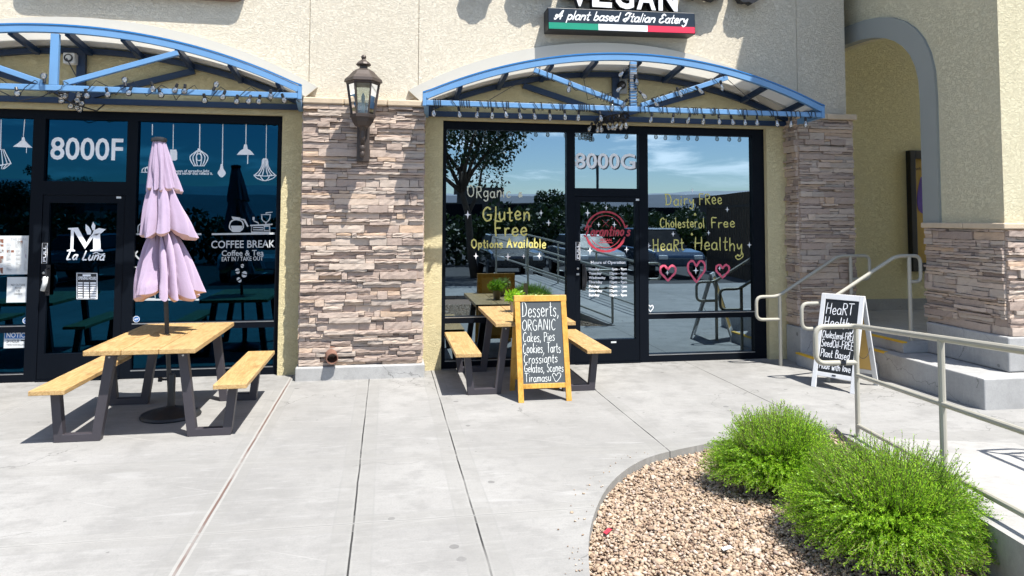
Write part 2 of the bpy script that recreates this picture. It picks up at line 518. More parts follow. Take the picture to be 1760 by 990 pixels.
def m_gravel():
    m, nt, out = new_mat('gravel_pebbles')
    g = N(nt, 'ShaderNodeNewGeometry')
    c = ramp(nt, g.outputs['Random Per Island'], [(0.0, (0.13,0.085,0.06)), (0.16, (0.33,0.235,0.165)), (0.40, (0.41,0.32,0.23)), (0.64, (0.33,0.245,0.165)), (0.84, (0.52,0.44,0.36)), (1.0, (0.27,0.21,0.175))])
    c = mix(nt, mth(nt, 'MULTIPLY', noise(nt, g.outputs['Position'], 60, 3), 0.3), c, (0.33,0.23,0.17))
    principled(nt, out, **{'Base Color': c, 'Roughness': 0.8, 'Specular IOR Level': 0.25})
    MATS['gravel_pebbles'] = m
    return m

XJ = [(-3.44,'fine'), (-1.045,'brown'), (-0.17,'dark'), (0.556,'dark'), (2.225,'dark'), (3.81,'dark'), (6.9,'dark'), (-6.0,'dark')]
YJ = [(-3.23,-0.045), (-4.40,0.0), (-5.75,0.0), (-7.2,0.0), (-9.1,0.0)]
M_SIDEWALK = m_concrete('sidewalk_concrete', xj=XJ, yj=YJ)
M_RAMP = m_concrete('ramp_concrete', base=(0.335,0.33,0.32))
M_KERB = m_concrete('kerb_concrete', base=(0.30,0.29,0.275))
M_PLINTH = m_concrete('plinth_concrete', base=(0.37,0.37,0.365))
M_STUCCO = m_stucco('cream_stucco', (0.665,0.602,0.482), (0.72,0.66,0.54), 52.0, 0.7)
M_STUCCO_Y = m_stucco('ochre_stucco', (0.65,0.565,0.325), (0.71,0.63,0.39), 52, 0.7)
M_STUCCO_P = m_stucco('passage_stucco', (0.88,0.79,0.46), (0.90,0.83,0.53), 52, 0.8)  # ochre lightened in colour to make up for the dim passage light
M_STUCCO_W = m_stucco('tan_stucco', (0.64,0.585,0.405), (0.69,0.64,0.46), 52, 0.7)
M_BAND = simple('grey_render', (0.47,0.455,0.41), 0.9, vary=0.06, scale=2.0, bscale=120, bstr=0.25)
M_BANDG = simple('dark_grey_render', (0.26,0.275,0.255), 0.9, vary=0.06, scale=2.0, bscale=120, bstr=0.25)
M_STONE = m_ledgestone()
M_CAP = simple('cap_stone', (0.52,0.42,0.30), 0.85, vary=0.25, scale=7, bscale=40, bstr=0.5, bdist=0.006)
M_GROUT = simple('dark_mortar', (0.03,0.025,0.022), 0.95)
M_FRAME = simple('black_bronze_frame', (0.005,0.007,0.011), 0.35, vary=0.25, scale=1.5, spec=0.06)
M_FRAME_L = simple('grey_aluminium', (0.45,0.46,0.47), 0.35, metal=0.9)
M_GLASS_F = m_glass('dark_blue_glass', 0.085, (0.03,0.28,0.56), (0.10,0.115,0.12))
M_GLASS_G = m_glass('reflective_glass', 0.33, (0.62,0.83,1.0), (0.14,0.15,0.155))
M_BLUE_SHADE = simple('shaded_blue_paint', (0.004,0.022,0.065), 0.45, vary=0.1, scale=3)  # awning blue darkened to paint in the shade on rear frame and rafters
M_BLUE = simple('sky_blue_paint', (0.125,0.275,0.49), 0.42, vary=0.16, scale=3, coat=0.1)
M_BLUE_D = simple('deep_blue_paint', (0.02,0.16,0.42), 0.4, vary=0.07, scale=3)
M_PANEL = m_translucent('awning_sheet', (0.74,0.73,0.68), (0.66,0.65,0.60), 0.36)
M_BLACK = simple('black_plastic', (0.008,0.008,0.010), 0.45)
M_STEEL = simple('dark_plum_steel', (0.042,0.038,0.046), 0.48, vary=0.2, scale=5, bscale=90, bstr=0.1)
M_POLE = simple('black_steel', (0.018,0.019,0.021), 0.4, vary=0.2)
M_WOOD = m_wood('oiled_pine', (0.41,0.245,0.09), (0.60,0.41,0.19))
M_WOOD_Y = m_wood('varnished_pine', (0.56,0.28,0.045), (0.68,0.39,0.085), axis=2, rough=0.35)
M_WHITE_W = simple('white_painted_wood', (0.64,0.645,0.65), 0.5, vary=0.1, scale=9)
M_PLY = simple('ochre_board', (0.62,0.40,0.12), 0.6, vary=0.1, scale=5)
M_CHALKB = simple('chalkboard', (0.045,0.055,0.062), 0.65, vary=0.45, scale=3.2)
M_CHALKB2 = simple('black_marker_board', (0.008,0.009,0.010), 0.45, vary=0.2)
M_CHALK = simple('chalk', (0.66,0.68,0.66), 0.95, vary=0.2, scale=50)
M_VINYL = simple('white_vinyl', (0.88,0.89,0.91), 0.5, vary=0.04)
M_VINYL_G = simple('grey_vinyl', (0.50,0.52,0.53), 0.5, vary=0.04)
M_YELLOW = simple('yellow_window_paint', (0.60,0.55,0.17), 0.7, vary=0.45, scale=22)
M_CREAM = simple('cream_window_paint', (0.60,0.61,0.48), 0.7, vary=0.2, scale=22)
M_PINK = simple('pink_window_paint', (0.66,0.10,0.17), 0.6, vary=0.2, scale=22)
M_RED = simple('red_vinyl', (0.40,0.030,0.050), 0.5)
M_BEIGE_P = simple('beige_rail_paint', (0.37,0.355,0.30), 0.38, vary=0.08, scale=5)
M_YNOSE = simple('yellow_safety_paint', (0.66,0.40,0.03), 0.7, vary=0.25, scale=12)
M_BRONZE = simple('brown_bronze', (0.060,0.046,0.039), 0.5, metal=0.3, vary=0.2, scale=12)
M_LGLASS = m_glass('lantern_glass', 0.12, (1,1,1), (0.80,0.86,0.84), 0.05)
M_BULB = m_glass('bulb_glass', 0.22, (1,1,1), (0.90,0.90,0.88), 0.0)
M_LILAC = m_translucent('lilac_canvas', (0.53,0.43,0.565), (0.70,0.38,0.30), 0.20, bs=70)
M_GREEN = simple('sign_green', (0.012,0.26,0.155), 0.35)
M_SWHITE = simple('sign_white', (0.80,0.80,0.80), 0.35)
M_SRED = simple('sign_red', (0.66,0.03,0.07), 0.35)
M_SNAVY = simple('sign_navy', (0.010,0.018,0.030), 0.35)
M_PAPER = simple('paper', (0.60,0.62,0.62), 0.6, vary=0.04)
M_INK = simple('black_ink', (0.02,0.02,0.022), 0.6)
M_NBLUE = simple('notice_blue', (0.015,0.14,0.42), 0.4)
M_GRAVEL = m_gravel()
M_SOIL = simple('bed_soil', (0.22,0.15,0.11), 0.95, vary=0.4, scale=25, bscale=60, bstr=0.8, bdist=0.01)
M_SHRUB = m_leaf('shrub_leaf', [(0.06,0.17,0.006), (0.19,0.44,0.010), (0.34,0.62,0.020), (0.50,0.74,0.07)], 0.45)
M_TWIG = simple('twig', (0.13,0.12,0.05), 0.9)
M_TREELEAF = m_leaf('tree_leaf', [(0.012,0.026,0.008), (0.022,0.045,0.012), (0.035,0.065,0.018)], 0.2)
M_BARK = simple('bark', (0.10,0.075,0.055), 0.95, vary=0.35, scale=9, bscale=25, bstr=0.8, bdist=0.02)
M_ASPHALT = simple('asphalt', (0.040,0.040,0.042), 0.9, vary=0.25, scale=3, bscale=120, bstr=0.4)
M_LINE = simple('white_road_paint', (0.62,0.62,0.60), 0.8)
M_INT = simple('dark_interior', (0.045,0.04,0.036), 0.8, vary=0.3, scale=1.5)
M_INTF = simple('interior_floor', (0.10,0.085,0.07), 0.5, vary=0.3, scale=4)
M_COPPER = simple('brown_copper_pipe', (0.24,0.13,0.095), 0.5, metal=0.3, vary=0.25, scale=18)
M_CAMW = simple('white_housing', (0.66,0.67,0.67), 0.4)
M_GREYP = simple('grey_housing', (0.30,0.31,0.31), 0.5)

# ------------------------------------------------------------------ lettering
def cr(pts, n=6, closed=False):
    """Catmull-Rom through the points"""
    P = [Vector((p[0], p[1], 0)) for p in pts]
    if len(P) < 3: return [(p.x, p.y) for p in P]
    out = []
    m = len(P)
    for i in range(m if closed else m-1):
        p0 = P[i-1] if (i > 0 or closed) else P[0]*2-P[1]
        p1 = P[i]; p2 = P[(i+1) % m]
        p3 = P[(i+2) % m] if (i+2 < m or closed) else P[-1]*2-P[-2]
        for k in range(n):
            t = k/n
            q = 0.5*((2*p1)+(p2-p0)*t+(2*p0-5*p1+4*p2-p3)*t*t+(3*p1-p0-3*p2+p3)*t**3)
            out.append((q.x, q.y))
    if not closed: out.append((P[-1].x, P[-1].y))
    return out

# single-stroke hand alphabet: width | strokes; '!' = straight
GL = {
'a': (.50, ".42,.48 .25,.56 .08,.40 .08,.12 .24,0 .40,.14 .43,.50/.43,.54 .43,.12 .50,0"),
'b': (.48, "!.08,1 .08,.02/.08,.35 .26,.55 .42,.38 .40,.12 .24,0 .08,.12"),
'c': (.44, ".40,.44 .24,.56 .08,.38 .10,.10 .25,0 .41,.10"),
'd': (.50, ".42,.42 .25,.55 .08,.38 .09,.12 .24,0 .41,.16/!.43,1 .43,0"),
'e': (.46, ".09,.27 .40,.31 .36,.50 .22,.56 .08,.36 .12,.08 .27,0 .43,.10"),
'f': (.38, ".38,.90 .27,1 .18,.84 .17,0/!.03,.54 .34,.56"),
'g': (.50, ".42,.46 .25,.56 .08,.40 .10,.12 .25,.04 .42,.20/.43,.55 .43,-.16 .27,-.36 .08,-.24"),
'h': (.48, "!.08,1 .08,0/.08,.34 .26,.55 .41,.40 .41,0"),
'i': (.20, "!.10,.54 .10,0/!.10,.76 .115,.80"),
'k': (.45, "!.08,1 .08,0/!.38,.56 .09,.24 .41,0"),
'l': (.20, "!.10,1 .10,0"),
'm': (.66, "!.07,.55 .07,0/.07,.38 .20,.55 .32,.42 .32,0/.32,.38 .46,.55 .58,.42 .58,0"),
'n': (.48, "!.08,.55 .08,0/.08,.36 .26,.55 .41,.40 .41,0"),
'o': (.48, ".24,.56 .08,.38 .10,.10 .25,0 .41,.14 .40,.42 .24,.56"),
'p': (.48, "!.08,.55 .08,-.34/.08,.36 .26,.56 .42,.38 .40,.12 .24,0 .08,.14"),
'r': (.36, "!.08,.55 .08,0/.08,.32 .20,.52 .35,.52"),
's': (.40, ".36,.48 .20,.56 .08,.42 .32,.22 .30,.04 .16,-.01 .05,.08"),
't': (.36, "!.17,.92 .17,.08/.17,.1 .22,0 .33,.03/!.02,.58 .33,.60"),
'u': (.48, ".08,.55 .08,.14 .22,0 .40,.16/!.41,.55 .41,0"),
'v': (.44, "!.04,.55 .21,0 .40,.55"),
'w': (.60, "!.04,.55 .17,0 .30,.46 .43,0 .56,.55"),
'y': (.46, ".06,.55 .12,.26 .24,.20 .40,.52/.41,.55 .38,-.14 .24,-.36 .07,-.24"),
'A': (.62, "!.03,0 .30,1 .57,0/!.13,.36 .47,.36"),
'B': (.56, "!.09,1 .09,0/.09,.98 .40,.92 .42,.62 .10,.53/.10,.53 .48,.46 .48,.06 .09,.01"),
'C': (.60, ".54,.84 .34,1.0 .10,.74 .08,.30 .28,0 .54,.14"),
'D': (.60, "!.10,1 .10,0/.04,.99 .38,.94 .54,.55 .42,.10 .05,.0"),
'E': (.52, "!.46,1 .09,1 .09,0 .47,0/!.09,.53 .40,.53"),
'F': (.50, "!.48,1 .09,1 .09,0/!.09,.53 .38,.53"),
'G': (.64, ".54,.86 .34,1.0 .10,.72 .09,.28 .30,0 .54,.14 .56,.42/!.34,.44 .60,.44"),
'H': (.62, "!.09,1 .09,0/!.52,1 .52,0/!.09,.50 .52,.54"),
'I': (.26, "!.13,1 .13,0"),
'L': (.50, "!.10,1 .10,.02 .46,.02"),
'M': (.72, "!.07,0 .12,1 .36,.36 .58,1 .65,0"),
'N': (.64, "!.09,0 .09,1 .54,0 .54,1"),
'O': (.66, ".34,1 .10,.76 .09,.26 .32,0 .57,.24 .57,.76 .34,1"),
'P': (.52, "!.09,1 .09,0/.09,.99 .42,.94 .44,.58 .10,.47"),
'R': (.56, "!.09,1 .09,0/.09,.99 .42,.94 .44,.60 .11,.50/!.20,.50 .50,0"),
'S': (.50, ".44,.88 .26,1.0 .08,.80 .20,.56 .42,.36 .38,.06 .20,-.01 .05,.14"),
'T': (.56, "!.02,.98 .54,1/!.28,1 .28,0"),
'V': (.58, "!.03,1 .29,0 .55,1"),
'&': (.46, ".40,.02 .16,.42 .26,.58 .34,.46 .10,.18 .18,0 .42,.24"),
',': (.20, ".12,.06 .12,-.04 .04,-.18"), '.': (.18, "!.08,.0 .09,.04"),
'-': (.40, "!.06,.30 .34,.31"), "'": (.16, "!.09,1.02 .06,.82"), ' ': (.34, ""),
# decorative capitals for cursive lettering
'\u00c1': (.74, ".02,.10 .12,.0 .34,.52 .54,1.0/.54,1.0 .52,.02/.30,.36 .12,.50 .04,.34 .24,.30 .62,.40"),
'\u00cd': (.62, ".10,.74 .24,1.0 .60,.96/.50,.98 .42,.30 .26,0 .06,.14 .22,.34 .50,.36"),
'\u00c9': (.60, ".52,.86 .36,1.0 .18,.84 .32,.56/.32,.56 .10,.40 .10,.10 .30,0 .54,.18"),
'\u00de': (.70, ".06,.70 .10,.94 .30,.98 .66,1.04/.42,1.0 .36,.30 .22,0 .04,.10"),
'\u0139': (.62, ".20,.70 .36,1.0 .42,.86 .28,.30 .06,.02/.06,.06 .26,.10 .58,.0"),
}
def stroke_text(mb, s, org, u, v, nrm, h, w, width=None, jit=0.0, shear=0.0, space=.10, seed=1, wob=0.0):
    """hand lettering: org = left end of the baseline, u/v = unit axes, h = cap height, w = brush width"""
    rd = random.Random(seed)
    tot = sum(GL[c][0]+space for c in s)-space
    kx = h if width is None else width/tot
    org, u, v = Vector(org), Vector(u), Vector(v)
    cx = 0.0
    for c in s:
        gw, st = GL[c]
        dy = rd.uniform(-jit, jit); sc = 1+rd.uniform(-jit, jit)
        sh = shear+rd.uniform(-jit, jit)*0.8
        for k in st.split('/'):
            if not k: continue
            straight = k[0] == '!'
            pts = [tuple(float(t) for t in p.split(',')) for p in k.lstrip('!').split()]
            if straight and jit:
                fine = []
                for a, b in zip(pts, pts[1:]):
                    fine += [a, ((a[0]+b[0])/2+rd.uniform(-jit, jit)*.5, (a[1]+b[1])/2)]
                pts = cr(fine+[pts[-1]], 3)
            elif not straight: pts = cr(pts, 5)
            P = []
            for x, y in pts:
                y = y*sc+dy
                P.append(org+u*((cx+x+y*sh)*kx)+v*((y+wob*math.sin(cx*2.1))*h))
            mb.ribbon(P, w, nrm)
        cx += gw+space
    return mb

def font_mesh(mb, s, org, u, v, h, width=None, bold=0.0, align='L', depth=0.0, nrm=None, spacing=1.0, shear=0.0):
    """block lettering with the built-in typeface, caps h high"""
    c = bpy.data.curves.new('lettering', 'FONT'); c.body = s; c.size = 1.0; c.offset = bold; c.space_character = spacing
    c.resolution_u = 3; c.shear = shear
    c.fill_mode = 'FRONT'
    o = bpy.data.objects.new('lettering', c); COL.objects.link(o)
    dg = bpy.context.evaluated_depsgraph_get()
    me = bpy.data.meshes.new_from_object(o.evaluated_get(dg))
    V = [Vector(q.co) for q in me.vertices]; F = [tuple(p.vertices) for p in me.polygons]
    bpy.data.objects.remove(o); bpy.data.curves.remove(c); bpy.data.meshes.remove(me)
    if not V: return mb
    x0 = min(q.x for q in V); x1 = max(q.x for q in V)
    ky = h/0.729
    kx = ky if width is None else width/(x1-x0)
    org, u, v = Vector(org), Vector(u), Vector(v)
    offx = {'L': 0, 'C': (x1-x0)*kx/2, 'R': (x1-x0)*kx}[align]
    P = [org+u*((q.x-x0)*kx-offx)+v*(q.y*ky) for q in V]
    if depth:
        nrm = Vector(nrm); n = len(P)
        from collections import Counter
        ec = Counter()
        for f in F:
            for i in range(len(f)): ec[tuple(sorted((f[i], f[(i+1) % len(f)])))] += 1
        Fs = []
        for f in F:
            for i in range(len(f)):
                a, b = f[i], f[(i+1) % len(f)]
                if ec[tuple(sorted((a, b)))] == 1: Fs.append((a, a+n, b+n, b))
        P = [p+nrm*depth for p in P]+P
        F = F+[tuple(reversed([i+n for i in f])) for f in F]+Fs
    return mb.add(P, F)

UX, UZ, NF = Vector((1,0,0)), Vector((0,0,1)), Vector((0,-1,0))
GY = -0.004                                         # front face of the glass
def gp(px, py, dy=0.0): return at(px, py, 1, GY-dy)
def gpath(pts, smooth_=True, closed=False, n=5):
    q = cr(pts, n, closed) if smooth_ else pts
    return [gp(x, y) for x, y in q]
def gtext(mb, s, x0, y0, x1, y1, cap=None, w=0.012, jit=0.06, shear=0.0, seed=1, dy=0.0):
    """hand text between two baseline points of the glass; cap = cap height in photo pixels"""
    a, b = gp(x0, y0, dy), gp(x1, y1, dy)
    u = (b-a); L = u.length; u = u.normalized()
    v = NF.cross(u)*-1
    v = Vector((0,0,1)) - u*u.z
    return stroke_text(mb, s, a, u, v.normalized(), NF, cap/140.0, w, L, jit, shear, .10, seed)
def gfont(mb, s, x0, y0, x1, y1, cap, bold=0.0, dy=0.0, spacing=1.0):
    a, b = gp(x0, y0, dy), gp(x1, y1, dy)
    u = (b-a); L = u.length; u = u.normalized()
    return font_mesh(mb, s, a, u, (UZ-u*u.z).normalized(), cap/140.0, L, bold, spacing=spacing)

# ------------------------------------------------------------------ ground
CURB0 = Vector((3.921, -3.06, 0)); CD = Vector((-0.297, -0.955, 0)).normalized(); CN = Vector((0.955, -0.297, 0)).normalized()
RS0 = 0.26; SLOPE = 0.096
def ramp_pt(s, t, dz=0.0):
    p = CURB0+CD*s+CN*t
    p.z = max(0, s-RS0)*SLOPE+dz
    return p
bed_curve = cr([(0.84,-7.6), (0.90,-6.4), (1.00,-5.6), (1.06,-5.2), (1.24,-4.62), (1.556,-4.013), (1.976,-3.567), (2.492,-3.337), (3.139,-3.13), (3.60,-3.07), (3.921,-3.06)], 6)
bed_end = ramp_pt(5.2, 0)
bed_loop = bed_curve+[(bed_end.x, bed_end.y), (1.7,-8.25), (1.1,-8.2)]

RAMPW, RAMPL = 1.32, 5.2
bm = bmesh.new()
def loop_edges(pts):
    vs = [bm.verts.new((x, y, 0)) for x, y in pts]
    return [bm.edges.new((vs[i], vs[(i+1) % len(vs)])) for i in range(len(vs))]
E1 = loop_edges([(-30,-10.6), (30,-10.6), (30,8), (-30,8)])
r_ = [ramp_pt(RS0, RAMPW), ramp_pt(RAMPL, RAMPW), ramp_pt(RAMPL, 0)]
hole = bed_curve+[(ramp_pt(RS0,0).x, ramp_pt(RS0,0).y)]+[(p.x, p.y) for p in r_]+[(1.7,-8.25), (1.1,-8.2)]
E2 = loop_edges(hole)
bmesh.ops.triangle_fill(bm, use_beauty=True, use_dissolve=False, edges=E1+E2)
# inner kerb face of the planting bed and the outer kerb to the car park
geom = [e for e in bm.edges if len(e.link_faces) == 1]
ret = bmesh.ops.extrude_edge_only(bm, edges=geom)
for v in ret['geom']:
    if isinstance(v, bmesh.types.BMVert): v.co.z -= 0.16
bmesh.ops.recalc_face_normals(bm, faces=bm.faces)
me = bpy.data.meshes.new('sidewalk'); bm.to_mesh(me); bm.free()
tag(link('sidewalk', me, M_SIDEWALK), kind='structure')

mb = MB()                                            # ramp: top sheet and its two side faces, thick
n_ = 12
for i in range(n_):
    s0, s1 = RS0+(RAMPL-RS0)*i/n_, RS0+(RAMPL-RS0)*(i+1)/n_
    a, b, c, d = ramp_pt(s0,0), ramp_pt(s1,0), ramp_pt(s1,RAMPW), ramp_pt(s0,RAMPW)
    lo = Vector((0,0,-0.17))
    A, B, C_, D = [Vector((p.x,p.y,0))+lo for p in (a,b,c,d)]
    mb.add([a,b,c,d,A,B,C_,D], [(0,1,2,3),(0,4,5,1),(3,2,6,7),(4,7,6,5)]+([(0,3,7,4)] if i == 0 else [])+([(1,5,6,2)] if i == n_-1 else []))
tag(mb.build('ramp', M_RAMP), kind='structure')

# gravel bed: soil sheet and pebbles
mb = MB(); mb.poly([(x, y, -0.085) for x, y in bed_loop])
tag(mb.build('soil', M_SOIL), kind='structure')
ICO_V = []
_t = (1+5**0.5)/2
for a, b in ((-1,_t),(1,_t),(-1,-_t),(1,-_t)): ICO_V.append((a,b,0))
for a, b in ((-1,_t),(1,_t),(-1,-_t),(1,-_t)): ICO_V.append((0,a,b))
for a, b in ((_t,-1),(_t,1),(-_t,-1),(-_t,1)): ICO_V.append((a,0,b))
ICO_V = np.array(ICO_V, float)/math.sqrt(1+_t*_t)
ICO_F = np.array([(0,11,5),(0,5,1),(0,1,7),(0,7,10),(0,10,11),(1,5,9),(5,11,4),(11,10,2),(10,7,6),(7,1,8),(3,9,4),(3,4,2),(3,2,6),(3,6,8),(3,8,9),(4,9,5),(2,4,11),(6,2,10),(8,6,7),(9,8,1)])
def inside(px, py, poly):
    c = np.zeros(len(px), bool)
    n = len(poly)
    for i in range(n):
        x0, y0 = poly[i]; x1, y1 = poly[(i+1) % n]
        k = ((y0 > py) != (y1 > py))
        with np.errstate(divide='ignore', invalid='ignore'):
            xi = (x1-x0)*(py-y0)/(y1-y0+1e-12)+x0
        c ^= k & (px < xi)
    return c
NP = 74000
gx = rng.uniform(0.85, 3.9, NP); gy = rng.uniform(-6.9, -3.0, NP)
k = inside(gx, gy, [(x, y) for x, y in bed_loop]); gx, gy = gx[k], gy[k]
sx_ = rng.uniform(0, len(bed_curve)-30, 60).astype(int)+8; SP = np.array(bed_curve)[np.clip(sx_, 0, len(bed_curve)-1)]
SPx = SP[:,0]-np.abs(rng.normal(0,.10,60))-.01; SPy = SP[:,1]+np.abs(rng.normal(0,.07,60))+.01
keep = ~inside(SPx, SPy, [(x, y) for x, y in bed_loop]); SPx, SPy = SPx[keep], SPy[keep]; NS = len(SPx)
gx = np.concatenate([gx, SPx]); gy = np.concatenate([gy, SPy])
n = len(gx)
size = rng.gamma(3.2, 0.0021, n)+0.0028
sc = np.stack([size*rng.uniform(.8,1.5,n), size*rng.uniform(.7,1.15,n), size*rng.uniform(.45,.8,n)], 1)
ang = rng.uniform(0, 6.283, n); tilt = rng.normal(0, .45, n)
V = ICO_V[None]*(1+rng.normal(0, .17, (n,12,1)))*sc[:,None,:]
ct, stt = np.cos(tilt)[:,None], np.sin(tilt)[:,None]
y_ = V[:,:,1]*ct-V[:,:,2]*stt; z_ = V[:,:,1]*stt+V[:,:,2]*ct; x_ = V[:,:,0]
ca, sa = np.cos(ang)[:,None], np.sin(ang)[:,None]
gz = -0.072+rng.uniform(0,.024,n); gz[n-NS:] = .005
V[n-NS:] *= 0.5; x_ = V[:,:,0]; z_ = np.where((np.arange(n) >= n-NS)[:,None], z_*.5, z_); y_ = np.where((np.arange(n) >= n-NS)[:,None], y_*.5, y_)
V = np.stack([x_*ca-y_*sa+gx[:,None], x_*sa+y_*ca+gy[:,None], z_+gz[:,None]], 2)
F = ICO_F[None]+(np.arange(n)*12)[:,None,None]
tag(big_mesh('gravel', V.reshape(-1,3), F.reshape(-1,3), M_GRAVEL), kind='stuff')

# dry leaf litter caught between the pebbles
nl = 420
lx, ly = rng.uniform(.95, 3.6, nl), rng.uniform(-6.3, -3.2, nl); k = inside(lx, ly, [(x, y) for x, y in bed_loop]); lx, ly = lx[k], ly[k]; nl = len(lx)
la = rng.uniform(0, 6.28, nl); ll = rng.uniform(.006, .017, nl); lw = ll*rng.uniform(.18,.4,nl); lz = rng.uniform(-.045,-.032,nl)
q = np.stack([np.stack([lx+np.cos(la)*ll*a-np.sin(la)*lw*b, ly+np.sin(la)*ll*a+np.cos(la)*lw*b, lz+rng.uniform(-.003,.006,nl)], 1) for a, b in ((-1,0),(0,-1),(1,0),(0,1))], 1)
tag(big_mesh('leaf_litter', q.reshape(-1,3), np.arange(nl*4).reshape(-1,4), simple('dry_leaf', (.13,.075,.035), .9, vary=.6, scale=40)), kind='stuff')
# car park behind the camera (seen in the glass), far ground
mb = MB(); mb.poly([(-400,-10.6,-0.16),(400,-10.6,-0.16),(400,-400,-0.16),(-400,-400,-0.16)])
tag(mb.build('parking_lot', M_ASPHALT), kind='structure')
mb = MB()
for i in range(-6, 9):
    x = i*2.75+1.2
    mb.poly([(x-.05,-18.6,-.155),(x+.05,-18.6,-.155),(x+.05,-13.6,-.155),(x-.05,-13.6,-.155)])
tag(mb.build('parking_lines', M_LINE), kind='structure')
mb = MB(); mb.poly([(-9000,-400,-0.3),(9000,-400,-0.3),(9000,-9000,-0.3),(-9000,-9000,-0.3)])
mb.poly([(-9000,-400,-0.3),(9000,-400,-0.3),(9000,3000,-0.3),(-9000,3000,-0.3)])
M_DESERT = simple('desert_ground', (0.22,0.18,0.13), 0.95, scale=0.01)
tag(mb.build('ground', M_DESERT), kind='structure')
# mountains on the horizon behind the camera
M_HILL = simple('hazed_grey_rock', (0.115,0.125,0.15), 0.95, vary=0.3, scale=0.004)  # bluish tone stands in for distance haze on the near hills
def ridge(name, dist, base, amp, seed):
    rd = np.random.default_rng(seed); ph = rd.uniform(0, 6.28, 9)
    V, F = [], []
    m = 220
    for i in range(m+1):
        a = math.pi*(1.02+0.96*i/m)
        hgt = base+amp*sum(math.sin(a*fq+p)/fq**0.8*1.6 for fq, p in zip((3,5,8,13,21,34,55,89,140), ph))*0.5
        hgt = max(hgt, base*0.25)
        x, y = math.cos(a)*dist, math.sin(a)*dist
        V += [(x*0.82, y*0.82, -2), (x*0.93, y*0.93, hgt*0.55), (x, y, hgt), (x*1.15, y*1.15, -2)]
    for i in range(m):
        for k in range(3):
            F.append((i*4+k, i*4+4+k, i*4+5+k, i*4+1+k))
    mb = MB(); mb.add(V, F)
    tag(mb.build(name, M_HILL, smooth=True), kind='structure')
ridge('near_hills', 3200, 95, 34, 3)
M_HILL = simple('hazed_pale_rock', (0.30,0.325,0.36), 0.95, vary=0.25, scale=0.004)  # paler blue-grey paints distance haze into the far mountains
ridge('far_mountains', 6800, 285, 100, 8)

# ------------------------------------------------------------------ shop building
shop = thing('shop_building', 'cream stucco shop front with two glazed bays under shallow arches between stone pillars', 'building', (0,0,0))
YW, YU = -0.12, -0.33                                  # recessed bay wall, upper wall
AC = {'F': (-3.37, -1.12), 'G': (2.80, -1.12)}; AR = 4.94
def arch_z(x, r=AR):
    z = 3.2
    for cx, cz in AC.values():
        d = r*r-(x-cx)**2
        if d > 0: z = max(z, cz+math.sqrt(d))
    return z
mb = MB()
for x0, x1 in ((-9.0,-0.917), (-0.905,0.346), (0.358,5.295), (5.305,6.0)):
    n = max(2, int((x1-x0)/0.12))
    lo = [(x0+(x1-x0)*i/n, arch_z(x0+(x1-x0)*i/n, AR+0.1)) for i in range(n+1)]
    mb.prism(lo+[(x1, 6.6), (x0, 6.6)], 1, YU, YU+0.12)
n = 110
lo = [(-9.0+15.0*i/n, arch_z(-9.0+15.0*i/n, AR+0.06)) for i in range(n+1)]
mb.prism(lo+[(5.998, 6.59), (-9.0, 6.59)], 1, YU+0.011, YW+0.1)
mb.box(5.80, 5.999, YW+0.1, 1.2, 0.0, 6.58)            # end wall towards the passage
mb.box(-9.0, 5.8, -0.02, 6.0, 6.4, 6.56)               # roof
mb.build('stucco_wall', M_STUCCO, shop)
# recessed bay walls with the glazing openings
def bay(x0, x1, ox0, ox1, oz=3.035):
    mb = MB()
    cx, cz = AC['G' if x0 > 0 else 'F']
    n = 40
    top = []
    for i in range(n+1):
        x = x0+(x1-x0)*i/n
        top.append((x, cz+math.sqrt((AR+.03)**2-(x-cx)**2)))
    # wall above the opening, two jambs
    mb.prism([(x0,oz),(x1,oz)]+top[::-1], 1, YW, YW+.10)
    mb.prism([(x0,0),(ox0,0),(ox0,oz),(x0,oz)], 1, YW, 0.06)
    mb.prism([(ox1,0),(x1,0),(x1,oz),(ox1,oz)], 1, YW, 0.06)
    mb.build('bay_wall', M_STUCCO_Y, shop)
bay(-5.85, -0.90, -5.62, -1.225)
bay(0.38, 5.30, 0.672, 4.965)
# curved grey bands over the bays
def band(cx, cz):
    mb = MB(); n = 64
    a0 = math.asin(2.40/AR); a1 = math.asin(2.56/(AR+.20))
    for i in range(n):
        q = []
        for k in (i, i+1):
            t = -1+2*k/n
            q.append(((cx+AR*math.sin(a0*t), cz+AR*math.cos(a0*t)), (cx+(AR+.205)*math.sin(a1*t), cz+(AR+.205)*math.cos(a1*t))))
        mb.prism([q[0][0], q[1][0], q[1][1], q[0][1]], 1, YU-.055, YU+.15)
    o = mb.build('arch_band', M_BAND, shop)
    bm = bmesh.new(); bm.from_mesh(o.data); bmesh.ops.remove_doubles(bm, verts=bm.verts, dist=1e-4)
    # drop the faces between segments
    seen = {}
    for f in list(bm.faces):
        key = tuple(sorted(v.index for v in f.verts)); seen.setdefault(key, []).append(f)
    bmesh.ops.delete(bm, geom=[f for fs in seen.values() if len(fs) > 1 for f in fs], context='FACES')
    bm.to_mesh(o.data); bm.free()
band(*AC['F']); band(*AC['G'])

